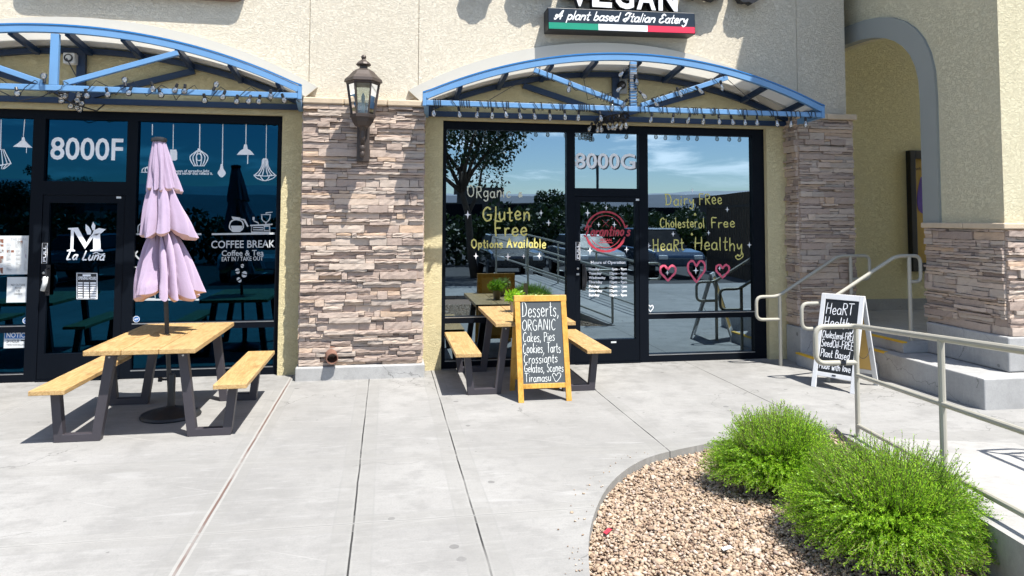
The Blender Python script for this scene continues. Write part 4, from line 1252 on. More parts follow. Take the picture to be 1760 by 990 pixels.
# ------------------------------------------------------------------ awnings
YA = -0.85
def awning(name, cx, zc, label):
    t = thing(name, label, 'awning', (cx, YW, zc), group='blue arched awnings over the shop bays')
    HW, RISE = 2.46, 0.545
    RR = (HW*HW+RISE*RISE)/(2*RISE)
    zb, zt = zc+.004, zc+0.062                                        # bottom chord
    ze = zc+0.135                                               # arch height at its ends
    def az(x, off=0.0): return ze+RISE-RR+math.sqrt((RR+off)**2-x*x)
    def arc(y, th, dp, mat, nm, par, off=0.0):
        mb = MB(); n = 48; P = []
        for i in range(n+1):
            x = -HW+2*HW*i/n
            nx, nz = x/RR, math.sqrt(1-(x/RR)**2)
            z = az(x)+off
            P.append((cx+x, z, cx+x-nx*th, z-nz*th))
        V, F = [], []
        for a in P: V += [(a[0],y,a[1]),(a[2],y,a[3]),(a[2],y+dp,a[3]),(a[0],y+dp,a[1])]
        for i in range(n):
            for k in range(4): F.append((i*4+k, i*4+(k+1)%4, i*4+4+(k+1)%4, i*4+4+k))
        F += [(0,1,2,3), tuple(n*4+k for k in (3,2,1,0))]
        mb.add(V, F)
        return mb.build(nm, mat, par)
    fr = arc(YA, .068, .055, M_BLUE, 'front_truss', t)
    mb = MB()
    mb.box(cx-HW+.02, cx+HW-.02, YA+.003, YA+.057, zb, zt)
    mb.box(cx-.04, cx+.04, YA+.005, YA+.055, zt, az(0)-.08)
    for s in (-1, 1):
        mb.bar((cx+s*.10, YA+.03, zt+.02), (cx+s*1.20, YA+.03, az(1.2)-.10), .045, .056)
        mb.box(cx+s*HW-.02, cx+s*HW+.02, YA-.002, YA+.062, zb-.01, ze+.01)
    mb.build('truss_web', M_BLUE, t, bevel=.004)
    yr = YW-.07
    arc(yr, .062, .06, M_BLUE_SHADE, 'rear_frame', t, -.075)
    mb = MB(); mb.box(cx-HW+.06, cx+HW-.06, yr+.003, yr+.057, zb-.03, zb+.035); mb.box(cx-.045, cx+.045, yr+.005, yr+.055, zb+.035, az(0)-.13)
    for s in (-1, 1): mb.bar((cx+s*.05, yr+.03, zb+.05), (cx+s*1.2, yr+.03, az(1.2)-.16), .045, .07)
    mb.build('rear_frame', M_BLUE_SHADE, t)
    for x in (-2.28,-1.78,-1.22,-.66,-.1,.46,1.02,1.58,2.12) if False else (-2.05,-1.52,-.98,-.44,.10,.64,1.18,1.72,2.22):
        mb = MB(); z = az(x)-.055
        mb.bar((cx+x, YA+.058, z), (cx+x, yr, z-.075), .05, .06)
        mb.build('rafter', M_BLUE_SHADE, t)
    for s in (-1, 1):
        mb = MB()
        mb.bar((cx+s*(HW-.02), YA+.04, zb+.05), (cx+s*(HW-.06), yr+.02, zb+.01), .05, .12)
        mb.add([(cx+s*HW,YA+.05,ze),(cx+s*HW,YA+.05,zb+.03),(cx+s*(HW-.03),yr,zb-.02),(cx+s*(HW-.03),yr,ze-.03),
                (cx+s*(HW-.015),YA+.05,ze),(cx+s*(HW-.015),YA+.05,zb+.03),(cx+s*(HW-.045),yr,zb-.02),(cx+s*(HW-.045),yr,ze-.03)], [(0,1,2,3),(7,6,5,4),(0,4,5,1),(1,5,6,2),(2,6,7,3),(3,7,4,0)])
        mb.build('end_bracket', M_BLUE, t)
    # roof sheet
    mb = MB(); n = 48; V, F = [], []
    for i in range(n+1):
        x = -HW-.01+2*(HW+.01)*i/n; z = az(min(max(x,-HW),HW))+.004
        V += [(cx+x, YA+.004, z), (cx+x, YW-.005, z-.07), (cx+x, YA+.004, z+.010), (cx+x, YW-.005, z-.060)]
    for i in range(n):
        a, b = i*4, i*4+4
        F += [(a+2,a+3,b+3,b+2)]
    mb.add(V, F); mb.build('roof_sheet', M_PANEL, t)
    mb = MB(); V, F = [], []
    for i in range(n+1):
        x = -HW-.02+2*(HW+.02)*i/n; z = az(min(max(x,-HW),HW))
        V += [(cx+x, YA-.006, z+.004), (cx+x, YA-.006, z+.020), (cx+x, YA+.05, z+.021), (cx+x, YA+.05, z+.017)]
    for i in range(n):
        for k in range(4): F.append((i*4+k, i*4+(k+1)%4, i*4+4+(k+1)%4, i*4+4+k))
    mb.add(V, F); mb.build('edge_trim', M_BLUE_D, t)
    return t, az, zb, zt
aF, azF, zbF, ztF = awning('awning', -3.41, 3.125, 'blue steel awning with a plain arched truss over the coffee shop bay')
aG, azG, zbG, ztG = awning('awning', 2.865, 3.095, 'blue steel awning wrapped in string lights over the restaurant bay')

# string lights
def bulb(t, p, kind, tilt=0.0, drop=True):
    p = Vector(p); s = 1
    sk = MB(); sk.lathe((0,0,0), [(.007,.0),(.017,-.004),(.019,-.045),(.012,-.052)], 10)
    gl = MB()
    if kind == 'globe': prof = [(.012,-.048),(.026,-.062),(.036,-.085),(.034,-.105),(.020,-.122),(.004,-.127)]
    else: prof = [(.012,-.048),(.018,-.07),(.030,-.105),(.030,-.128),(.018,-.146),(.003,-.152)]
    gl.lathe((0,0,0), prof, 12)
    M = Matrix.Translation(p) @ Matrix.Rotation(tilt, 4, 'Y') @ Matrix.Rotation(random.uniform(-.35,.35), 4, 'X')
    for m in (sk, gl): m.V = [tuple(M @ (Vector(v)*.88)) for v in m.V]
    fil = MB(); fil.tube([M @ Vector((0,0,-.05)), M @ Vector((.006,0,-.09)), M @ Vector((-.006,0,-.09)), M @ Vector((0,0,-.05))], .0016, 4)
    b = gl.build('bulb', M_BULB, t, smooth=True)
    sk.build('socket', M_BLACK, b, smooth='auto')
    fil.build('filament', M_FRAME_L, b)
    return b
def wraps(mb, a, b, hw, hd, turns, seed, r=.0042):
    """cord wound round a bar from a to b"""
    rd = random.Random(seed); a, b = Vector(a), Vector(b); d = b-a; L = d.length; d.normalize()
    s = Vector((0,1,0)).cross(d).normalized()
    P = []; ph = rd.uniform(0, 6.28); n = int(turns*10); x = 0.0
    step = []
    while len(step) < n:
        g = rd.choice((.25,.3,.4,.9,2.2))
        step += [g*rd.uniform(.7,1.3) for _ in range(10)]
    step = step[:n]; tot = sum(step)
    for i in range(n):
        x += step[i]*L/tot; an = ph+i*2*math.pi/10
        c, sn = math.cos(an), math.sin(an); k = 1/max(abs(c), abs(sn))
        P.append(a+d*x+s*(c*k*hw)+Vector((0,1,0))*(sn*k*hd))
    mb.tube(P, r, 5)
tF = thing('string_lights', 'string of clear round bulbs looped loosely along the left blue awning', 'string lights', (-3.41, YA, 3.1), group='string lights on the awnings')
tG = thing('string_lights', 'string of clear teardrop bulbs wound tightly round the right blue awning', 'string lights', (2.865, YA, 3.1), group='string lights on the awnings')
yc = YA+.03
mb = MB()
rd = random.Random(4)
P = []
for i in range(64):
    x = -5.80+4.83*i/63
    P.append((x+rd.uniform(-.03,.03), YA-.018+.10*(i % 4 == 2), (zbF+.03)+.075*math.sin(i*1.57)+rd.uniform(-.02,.02)))
mb.tube(P, .0045, 5)
mb.tube([(-3.9,YA-.02,zbF-.02),(-3.7,YA-.01,zbF-.12),(-3.5,YA+.02,zbF-.06),(-3.42,yc,zbF)], .006, 5)
mb.tube([(-3.41,yc,zbF-.02),(-3.3,YA+.2,zbF-.10),(-3.15,YA+.45,zbF-.14),(-3.1,yc+.5,zbF-.05)], .008, 6)
mb.tube([(-3.30,yc,zbF+.35),(-3.2,YA+.1,zbF+.12),(-3.05,YA,zbF+.05)], .006, 5)
mb.build('cable', M_BLACK, tF)
for px, py, up in ((27,160,0),(77,133,1),(146,162,0),(182,160,0),(216,139,1),(226,158,0),(259,150,0),(272,161,0),(305,153,0),(318,154,0),(366,146,1),(350,170,0),(387,165,0),(408,172,0),(431,173,0),(447,172,0),(465,163,0),(484,170,0)):
    p = at(px, py, 1, YA-.03); bulb(tF, (p.x, YA-.03, p.z+(.06 if not up else -.06)), 'globe', rd.uniform(-.4,.4)+(math.pi if up else 0))
for px, py, dy in ((100,164,.1),(112,172,.15),(118,164,.12),(141,162,.1),(133,171,.35),(143,176,.35),(127,181,.4),(136,183,.42),(143,187,.45),(107,168,.2)):
    p = at(px, py, 1, YA+dy); bulb(tF, (p.x, YA+dy, p.z+.06), 'globe', rd.uniform(-.5,.5))
mb = MB()
wraps(mb, (.50,yc,(zbG+ztG)/2), (2.80,yc,(zbG+ztG)/2), .043, .036, 34, 1); wraps(mb, (2.93,yc,(zbG+ztG)/2), (5.22,yc,(zbG+ztG)/2), .043, .036, 34, 2)
wraps(mb, (2.865,yc,ztG+.02), (2.865,yc,azG(0)-.12), .056, .036, 22, 3)
wraps(mb, (2.75,yc,ztG+.02), (1.70,yc,azG(1.17)-.11), .045, .034, 11, 5); wraps(mb, (2.98,yc,ztG+.02), (4.03,yc,azG(1.17)-.11), .045, .034, 11, 6)
mb.tube([(1.72,yc,azG(1.15)-.12),(1.45,YA+.1,ztG+.22),(1.15,YA+.05,ztG+.03)], .004, 5)
mb.tube([(4.06,yc,azG(1.15)-.12),(4.35,YA+.12,ztG+.2),(4.6,YA+.05,ztG+.05)], .004, 5)
mb.tube([(2.25,YA-.01,ztG+.30),(2.30,YA,ztG+.06),(2.6,YA,ztG+.16)], .004, 5)
rd = random.Random(9)
for k in range(10):                                              # knot of spare cord under the middle
    x = 2.80-.02*k; P = []
    for i in range(14):
        a = i*.9+k; P.append((x+.05*math.cos(a)+rd.uniform(-.02,.02), YA+.10+.045*k+.03*math.sin(a*1.3), zbG-.045+.04*math.sin(a)))
    mb.tube(P, .007, 5)
mb.build('cable', M_BLACK, tG)
zB = zbG-.005
for px in (745,788,822,847,866,892,917,945,969,995,1030,1121,1158,1185,1212,1235,1257,1280,1300,1334,1360,1384):
    p = at(px, 186, 1, YA+.02); bulb(tG, (p.x, YA+rd.uniform(-.01,.05), zB), 'drop', rd.uniform(-.25,.25))
for px, py, tl in ((979,142,.2),(1053,172,.1),(1163,150,-.5),(1195,148,-.9),(1120,170,-.9),(1238,138,-.3),(1076,118,.7),(1092,128,-.2),(1074,146,.9),(1098,156,-.7),(1079,170,.6)):
    p = at(px, py, 1, YA-.02); bulb(tG, (p.x, YA-.02, p.z), 'drop', tl)
for k in range(10):
    bulb(tG, (2.82-.035*k+rd.uniform(-.02,.02), YA+.12+.05*k, zbG-.07+rd.uniform(-.02,.02)), 'drop', rd.uniform(-.5,.5))

# cameras under the awnings
t = thing('security_camera', 'small white floodlight camera under the left awning', 'camera', (-3.47, YW, 3.62))
mb = MB(); mb.box(-3.53,-3.40,YW-.05,YW,3.61,3.72); mb.box(-3.56,-3.44,YW-.16,YW-.05,3.53,3.65); mb.build('housing', M_CAMW, t, bevel=.01)
mb = MB(); mb.lathe((0,0,0), [(.045,0),(.045,.012),(.03,.014)], 20); mb.V = [(-3.50+p[0], YW-.16-p[2], 3.59+p[1]) for p in mb.V]; l_ = mb.build('lens', M_BLACK, t, smooth='auto')
mb = MB(); mb.lathe((0,0,0), [(.030,0),(.028,.012),(.01,.018)], 16); mb.V = [(-3.495+p[0], YW-.172-p[2], 3.592+p[1]) for p in mb.V]; mb.build('lens_cover', M_PAPER, l_, smooth='auto')
t = thing('security_camera', 'grey camera on a square junction box under the right awning', 'camera', (2.92, YW, 3.54))
mb = MB(); mb.box(2.83,3.02,YW-.05,YW,3.43,3.66); mb.build('junction_box', M_GREYP, t, bevel=.008)
mb = MB(); mb.lathe((0,0,0), [(.05,0),(.055,.06),(.035,.10),(.01,.115)], 16); mb.V = [(2.93+p[0], YW-.05-p[2], 3.53+p[1]) for p in mb.V]; mb.build('lens', M_BLACK, t, smooth='auto')
mb = MB(); mb.tube([(2.90,YW-.03,3.44),(2.89,YW-.04,3.34),(2.90,YW-.03,3.22)], .012, 6); mb.build('cable', M_BLACK, t)

# ------------------------------------------------------------------ wall lantern
t = thing('wall_lantern', 'six-sided brown metal lantern with clear panes on the stone pillar', 'lantern', (-.28, -.42, 2.7))
LX, LY = -.275, -.72
bp = MB(); bp.box(LX-.072, LX+.072, -.475, -.40, 2.47, 3.0); bp.build('backplate', M_BRONZE, t, bevel=.015)
mb = MB(); ph = R(0)
mb.lathe((LX,LY,0), [(.20,3.345),(.212,3.352),(.205,3.385),(.16,3.425),(.115,3.475),(.075,3.50),(.05,3.505)], 6, ph)
mb.lathe((LX,LY,0), [(.045,3.50),(.045,3.535),(.075,3.54),(.085,3.552),(.07,3.575),(.035,3.60),(.022,3.615)], 12)
mb.lathe((LX,LY,0), [(.01,3.61),(.026,3.625),(.030,3.64),(.022,3.658),(.004,3.668)], 12)
mb.build('roof', M_BRONZE, t)
mb = MB()
mb.lathe((LX,LY,0), [(.172,3.32),(.19,3.33),(.19,3.347),(.15,3.347)], 6, ph)
mb.lathe((LX,LY,0), [(.06,2.845),(.085,2.86),(.115,2.905),(.128,2.945),(.140,2.95),(.142,2.985),(.128,2.99)], 6, ph)
for k in range(6):
    a = ph+k*math.pi/3; c, s = math.cos(a), math.sin(a)
    mb.tube([(LX+.127*c, LY+.127*s, 2.985), (LX+.176*c, LY+.176*s, 3.325)], .011, 6)
mb.lathe((LX,LY,0), [(.025,2.70),(.03,2.72),(.03,2.80),(.05,2.85)], 12)
mb.build('cage', M_BRONZE, t)
for k in range(6):
    a, b = ph+k*math.pi/3, ph+(k+1)*math.pi/3
    mb = MB(); mb.poly([(LX+.122*math.cos(a), LY+.122*math.sin(a), 2.988), (LX+.122*math.cos(b), LY+.122*math.sin(b), 2.988), (LX+.170*math.cos(b), LY+.170*math.sin(b), 3.322), (LX+.170*math.cos(a), LY+.170*math.sin(a), 3.322)])
    mb.build('glass_pane', M_LGLASS, t)
mb = MB(); mb.lathe((LX,LY,0), [(.022,2.99),(.022,3.12),(.012,3.125)], 12); mb.lathe((LX,LY,0), [(.010,3.12),(.022,3.15),(.02,3.19),(.004,3.235)], 10)
mb.build('candle_bulb', M_PAPER, t, smooth='auto')
mb = MB()
mb.tube([(LX,LY,2.86),(LX,LY,2.73),(LX,LY+.03,2.66),(LX,LY+.12,2.60),(LX,-.47,2.57)], [.032,.026,.026,.022,.022], 10)
mb.lathe((LX,LY,0), [(.012,2.50),(.028,2.52),(.030,2.555),(.022,2.57),(.034,2.60),(.034,2.62),(.025,2.64)], 12)
mb.build('arm', M_BRONZE, t, smooth='auto')

# ------------------------------------------------------------------ signs on the wall
def signface(w, h): pass
SC = Vector((2.83, -.36, 4.255)); tl = R(-1.0)
t = thing('tagline_sign', 'dark box sign with white script above a green, white and red stripe', 'sign', tuple(SC))
Mx = Matrix.Translation(SC) @ Matrix.Rotation(tl, 4, 'Y')
def sgn(mb): mb.V = [tuple(Mx @ Vector(v)) for v in mb.V]; return mb
mb = MB(); mb.box(-.945,.945,-.205,.02,-.135,.135); sgn(mb).build('cabinet', M_BLACK, t, bevel=.006)
mb = MB(); mb.box(-.935,.935,-.212,-.204,-.045,.127); sgn(mb).build('script_panel', M_SNAVY, t)
for a, b, m in ((-.935,-.315,M_GREEN),(-.315,.315,M_SWHITE),(.315,.935,M_SRED)):
    mb = MB(); mb.box(a, b, -.212, -.204, -.123, -.046); sgn(mb).build('stripe_panel', m, t)
mb = MB()
xx = -.87
for wd, wl in (("\u00c1",.125),("plant",.305),("based",.345),("\u00cdtalian",.435),("\u00c9atery",.395)):
    stroke_text(mb, wd, (xx,-.2135,-.005), UX, UZ, NF, .105, .0185, wl-.02, .0, .30, .02, 4); xx += wl+.028; sgn(mb).build('script_lettering', M_SWHITE, t); mb = MB()
t = thing('channel_letters', 'white block letters spelling VEGAN standing on the wall above the tagline sign', 'sign', (2.83,-.33,4.6))
for i, ch in enumerate("VEGAN"):
    x = 2.165+i*.285
    mb = MB(); font_mesh(mb, ch, (x,-.53,4.435), UX, UZ, .33, .25, .03, 'L', .006, NF)
    l_ = mb.build('letter', M_SWHITE, t)
    mb = MB(); font_mesh(mb, ch, (x,-.415,4.435), UX, UZ, .33, .25, .028, 'L', .112, NF); mb.build('letter_side', M_BLACK, l_)
mb = MB(); mb.box(2.1,3.6,-.42,-.33,4.55,4.68); mb.build('raceway', simple('raceway_metal', (.28,.26,.22), .6), t)
t = thing('script_sign', 'large black-edged script letters mounted high on the wall over the VEGAN sign', 'sign', (2.7,-.33,5.0))
mb = MB()
stroke_text(mb, "\u00dearantino's", (.95,-.50,4.69), UX, UZ, NF, .95, .17, 3.75, 0, .28, .02, 2)
V0, F0 = mb.V, mb.F; nV = len(V0)
ext = MB(); ext.V = V0+[(v[0], -.39, v[2]) for v in V0]
ext.F = list(F0)
for f in F0:
    ext.F.append(tuple(reversed([i+nV for i in f])))
    for i in range(4): a, b = f[i], f[(i+1) % 4]; ext.F.append((a, b, b+nV, a+nV))
ext.build('letter_body', M_BLACK, t, fixn=False)
t = thing('cabinet_sign', 'wide cabinet sign high on the wall above the coffee shop bay', 'sign', (-2.8,-.33,4.6))
mb = MB()
xs = [(-3.98+.12*(1-math.cos(a)), 4.29+.12*(1-math.sin(a))) for a in [R(90-15*k) for k in range(7)]]
L_ = [(-3.98,4.95)]+[(-3.98+.13*(1-math.sin(R(15*k+0))) if False else -3.98+.13-.13*math.cos(R(15*k)), 4.305+.13-.13*math.sin(R(15*k))) for k in range(7)]
R_ = [(-1.62-(.13-.13*math.cos(R(15*k))), 4.305+.13-.13*math.sin(R(15*k))) for k in range(6,-1,-1)]+[(-1.62,4.95)]
mb.prism(L_+R_, 1, -.44, -.33); mb.build('sign_box', simple('brown_sign', (.16,.10,.07), .5), t)

# drain spout
t = thing('drain_spout', 'brown metal drain spout sticking out low on the stone pillar', 'drain pipe', (-.585,-.42,.26))
mb = MB()
P0, P1 = Vector((-.605,-.38,.285)), Vector((-.575,-.56,.255)); n = 20
d = (P1-P0).normalized(); a_ = Vector((0,0,1)).cross(d).normalized(); b_ = d.cross(a_)
V, F = [], []
for c, r in ((P0,.066),(P1,.066),(P1,.056),(P0+d*.02,.056)):
    for k in range(n): V.append(c+(a_*math.cos(2*math.pi*k/n)+b_*math.sin(2*math.pi*k/n))*r)
for i in range(3):
    for k in range(n): F.append((i*n+k, i*n+(k+1)%n, (i+1)*n+(k+1)%n, (i+1)*n+k))
F.append(tuple(range(3*n, 4*n)))
mb.add(V, F); mb.build('pipe', M_COPPER, t, smooth='auto')
mb = MB(); V, F = [], []
for c, r in ((P0+d*.012,.066),(P0+d*.012,.088),(P0+d*.03,.088),(P0+d*.03,.066)):
    for k in range(n): V.append(c+(a_*math.cos(2*math.pi*k/n)+b_*math.sin(2*math.pi*k/n))*r)
for i in range(4):
    for k in range(n): F.append((i*n+k, i*n+(k+1)%n, ((i+1)%4)*n+(k+1)%n, ((i+1)%4)*n+k))
mb.add(V, F); mb.build('flange', M_COPPER, t)

# ------------------------------------------------------------------ wing building on the right
wing = thing('wing_building', 'tan stucco wing with a tall round-cornered passage arch and a stone base, right edge', 'building', (6.25,-2.5,.3))
XL, YN = 6.25, -2.50
PZ = 0.30
def arch_pts(off, n=18, yc_=0.05, half=1.46, zs=3.25, rise=1.0):
    """opening outline in (y,z) going from near jamb over to the far jamb"""
    P = []
    for i in range(n+1):
        a = math.pi*i/n
        ca = math.copysign(abs(math.cos(a))**.72, math.cos(a)); sa = abs(math.sin(a))**.80
        P.append((yc_-(half+off)*ca, zs+(rise+off)*sa))
    return P
mb = MB()
A = arch_pts(0.0)
mb.prism([(YN,PZ),(-1.41,PZ)]+A+[(1.51,PZ),(5.0,PZ),(5.0,7.2),(YN,7.2)], 0, XL, XL+.22)
mb.box(XL+.221, 12.0, YN, YN+.22, PZ, 7.2)
mb.box(XL+.221, 12.0, -1.62, -1.405, PZ, 7.19)
mb.build('stucco_wall', M_STUCCO_W, wing)
mb = MB()
mb.box(6.001, 12.0, 1.205, 1.4, 0.0, 7.2)
mb.build('passage_wall', M_STUCCO_P, wing)
mb = MB(); mb.box(6.001, 12.0, 1.19, 1.206, 0.42, 0.60); mb.build('wall_base', M_PLINTH, wing)
mb = MB(); O = arch_pts(0.245); I = arch_pts(-0.004)
ring_ = [(I[0][0], 1.80)]+I+[(I[-1][0], 1.80)]+[(O[-1][0], 1.80)]+O[::-1]+[(O[0][0], 1.80)]
m_ = len(I)+2
V, F = [], []
inn = ring_[:m_]; outr = ring_[m_:][::-1]
for x in (XL-.035, XL+.10):
    for p in inn: V.append((x, p[0], p[1]))
    for p in outr: V.append((x, p[0], p[1]))
T = 2*m_
for i in range(m_-1):
    F += [(i, i+1, m_+i+1, m_+i), (T+i, T+m_+i, T+m_+i+1, T+i+1), (i, T+i, T+i+1, i+1), (m_+i, m_+i+1, T+m_+i+1, T+m_+i)]
F += [(0, m_, T+m_, T), (m_-1, T+m_-1, T+2*m_-1, 2*m_-1)]
mb.add(V, F); mb.build('arch_band', M_BANDG, wing)
core = MB(); core.box(XL-.005, 9.0, YN-.008, -1.415, .64, 1.735); wp = core.build('stone_base', M_GROUT, wing)
mb = MB()
ledge(mb, (XL-.01, -1.415, 0), (0,-1,0), (-1,0,0), -1.415-YN+.01, .655, 1.735, 77)
ledge(mb, (XL-.01, YN-.012, 0), UX, NF, 2.6, .655, 1.735, 78)
mb.build('stone_cladding', M_STONE, wp, fixn=False)
mb = MB()
mb.box(XL-.065, XL+.30, -2.02, -1.40, 1.737, 1.80); mb.box(XL-.065, XL+.30, -2.56, -2.024, 1.737, 1.80); mb.box(XL+.304, 8.9, -2.56, -2.3, 1.737, 1.80)
mb.build('capstone', M_CAP, wp, bevel=.012)
mb = MB(); mb.box(XL-.07, 9.0, YN-.07, -1.45, PZ+.002, .652); mb.build('plinth', M_PLINTH, wp, bevel=.015)
# eave of the wing, above the frame: its shadow lies on the shop wall
mb = MB(); mb.box(XL-.80, 10.3, YN-.30, 5.0, 7.2, 7.5); mb.build('roof', M_BAND, wing)  # unseen roof, its length shaped to keep sun off the passage wall

pc = thing('poster_case', 'black framed poster case on the wall of the passage behind the arch', 'poster case', (8.7,1.2,2.0))
mb = MB()
for a in ((8.10,8.20,1.03,2.93),(9.30,9.40,1.03,2.93),(8.20,9.30,1.03,1.16),(8.20,9.30,2.80,2.93)): mb.box(a[0],a[1],1.10,1.204,a[2],a[3])
mb.build('frame', M_BLACK, pc, bevel=.01)
mb = MB(); mb.box(8.2,9.3,1.185,1.2,1.16,2.80); mb.build('poster', simple('ochre_print', (.42,.27,.05), .5, vary=.35, scale=3), pc)
mb = MB()
mb.prism(cr([(8.30,2.35),(8.36,2.52),(8.40,2.30),(8.43,1.95),(8.30,1.98),(8.27,2.15)], 4, True), 1, 1.18, 1.184)
mb.build('printed_figure', simple('violet_print', (.10,.05,.33), .5, vary=.4, scale=14), pc)
mb = MB(); font_mesh(mb, "wh", (8.26,1.182,2.62), UX, UZ, .06); mb.build('poster_text', M_INK, pc)

# raised walkway and steps
mb = MB(); mb.box(5.70, 14.0, -2.77, 1.19, -.2, PZ-.002); tag(mb.build('raised_walkway', M_PLINTH, bevel=.012), kind='structure')
mb = MB(); mb.box(5.13, 5.698, -1.27, -.468, -.1, .15); mb.box(5.62, 5.698, -1.50, -.468, .15, PZ-.001) if False else None
mb.box(5.86, 14.0, -1.47, 1.188, PZ, .43)
tag(mb.build('steps', M_PLINTH, bevel=.008), kind='structure')
mb = MB()
mb.box(5.122, 5.18, -1.265, -.47, .135, .1535); mb.box(5.692, 5.75, -1.36, -.47, PZ-.016, PZ+.0025); mb.box(5.852, 5.91, -1.475, .9, .416, .4335)
tag(mb.build('step_nosing', M_YNOSE), kind='structure')

# ------------------------------------------------------------------ railings
def bend(pts, r=.07, n=5):
    """polyline with rounded corners"""
    pts = [Vector(p) for p in pts]; out = [pts[0]]
    for i in range(1, len(pts)-1):
        a, b, c = pts[i-1], pts[i], pts[i+1]
        u, v = (a-b), (c-b)
        if u.normalized().dot(v.normalized()) < -.995: out.append(b); continue
        k = min(r, u.length*.49, v.length*.49)
        p0, p2 = b+u.normalized()*k, b+v.normalized()*k
        for j in range(n+1):
            t = j/n; out.append(p0*(1-t)**2+b*2*t*(1-t)+p2*t*t)
    return out+[pts[-1]]
def stair_rail(y, x0, z0, x1, z1, xe, lab, fb):
    t = thing('stair_handrail', lab, 'handrail', (x0, y, 0), group='handrails beside the steps')
    mb = MB()
    mb.tube(bend([(x0+.02,y,z0-.285),(x0-.29,y,z0-.285),(x0-.29,y,z0),(x0,y,z0),(x1,y,z1),(xe,y,z1),(xe,y,z1-.30),(x1+.18,y,z1-.30)], .085), .0205, 10)
    mb.build('rail', M_BEIGE_P, t, smooth='auto')
    for px, zb, zt in ((x0+.03, 0, z0+.01), (x1+.17, fb, z1-.005)):
        mb = MB(); mb.tube([(px,y,zb),(px,y,zt)], .0225, 10); mb.build('post', M_BEIGE_P, t, smooth='auto')
stair_rail(-.50, 4.87, .86, 5.73, 1.365, 6.17, 'beige pipe handrail nearest the glass, on the far side of the steps', .43)
stair_rail(-1.40, 4.93, .88, 5.853, 1.41, 6.17, 'beige pipe handrail behind the white easel board, on the near side of the steps', .43)
def ramp_rail(t0, lab, s0=.26, posts=4, gap=1.56, mirror=1):
    b = ramp_pt(s0, t0)
    t = thing('ramp_railing', lab, 'railing', tuple(b), group='ramp railings')
    H = .925
    L = gap*(posts-1)+.1
    mb = MB()
    top0, top1 = ramp_pt(s0, t0, H), ramp_pt(s0+L, t0, H)
    lp = Vector((-.365*mirror, .02, 0))
    mb.tube(bend([top0+Vector((.0,0,-.305)), top0+lp+Vector((0,0,-.305)), top0+lp, top0, top1], .085), .0215, 10)
    mb.build('top_rail', M_BEIGE_P, t, smooth='auto')
    for z in (.515, .095):
        mb = MB(); mb.tube([ramp_pt(s0, t0, z), ramp_pt(s0+L, t0, z)], .0180, 10); mb.build('lower_rail', M_BEIGE_P, t, smooth='auto')
    for i in range(posts):
        s = s0+gap*i+(.0 if i == 0 else .0)
        p = ramp_pt(s, t0); mb = MB(); mb.tube([p-Vector((0,0,.01)), p+Vector((0,0,H-.004))], .0215, 10); mb.build('post', M_BEIGE_P, t, smooth='auto')
    c = top0+lp*.35+Vector((0,0,-.305)); mb = MB(); mb.tube([c-lp*.05, c+lp*.07], .0245, 10); mb.build('tape_patch', M_POLE, t)
ramp_rail(.10, 'beige pipe railing on the near edge of the ramp, right foreground')
ramp_rail(RAMPW-.08, 'second beige pipe railing on the far side of the ramp, out at the right', s0=.9, posts=4, mirror=-1)

# ------------------------------------------------------------------ picnic tables
def picnic_table(cx, cy):
    t = thing('picnic_table', 'pine picnic table with dark steel legs under the folded lilac parasol', 'picnic table', (cx, cy, 0), group='picnic tables along the shop front')
    L = 1.53; y0, y1 = cy-L/2, cy+L/2
    mb = MB()
    for k in range(3):
        x0 = cx-.435+k*.285; mb.box(x0, x0+.279, y0+random.uniform(0,.006), y1-random.uniform(0,.006), .712, .752)
    mb.build('tabletop', M_WOOD, t, bevel=.004)
    for s in (-1, 1):
        xa = cx+s*.69; mb = MB(); mb.box(xa-.132, xa+.132, y0, y1, .412, .450)
        mb.build('bench_seat', M_WOOD, t, bevel=.004)
    for yy in (y0+.175, y1-.175):
        for s in (-1, 1):
            pts = [(.24,.705),(.315,.705),(.40,.062),(.615,.062),(.652,.405),(.722,.405),(.680,.0),(.335,.0)]
            mb = MB(); mb.prism([(cx+s*a, z) for a, z in pts], 1, yy-.035, yy+.035)
            mb.box(min(cx+s*.20,cx+s*.36), max(cx+s*.20,cx+s*.36), yy-.034, yy+.034, .704, .7115)
            mb.box(min(cx+s*.60,cx+s*.78), max(cx+s*.60,cx+s*.78), yy-.034, yy+.034, .404, .4115)
            lg = mb.build('leg_frame', M_STEEL, t, bevel=.004)
            mb = MB(); mb.lathe((0,0,0), [(.009,0),(.009,.004),(.004,.006)], 10); f_ = -1 if yy < cy else 1
            mb.V = [(cx+s*.285+p[0], yy+f_*(.035+p[2]), .675+p[1]) for p in mb.V]; mb.build('bolt', M_FRAME_L, lg)
    return t
pt1 = picnic_table(-1.945, -1.815)
pt2 = copy_tree(pt1); pt2.location = (1.535, -.815, 0); pt2.scale = (1, .94, 1); pt2.rotation_euler = (0,0,math.pi)
pt2['label'] = 'pine picnic table pushed up to the restaurant glass behind the yellow-framed chalkboard'
pt3 = copy_tree(pt1); pt3.location = (-4.545, -1.80, 0); pt3.rotation_euler = (0,0,math.pi)
pt3['label'] = 'pine picnic table cut off by the left edge, only its bench end showing'

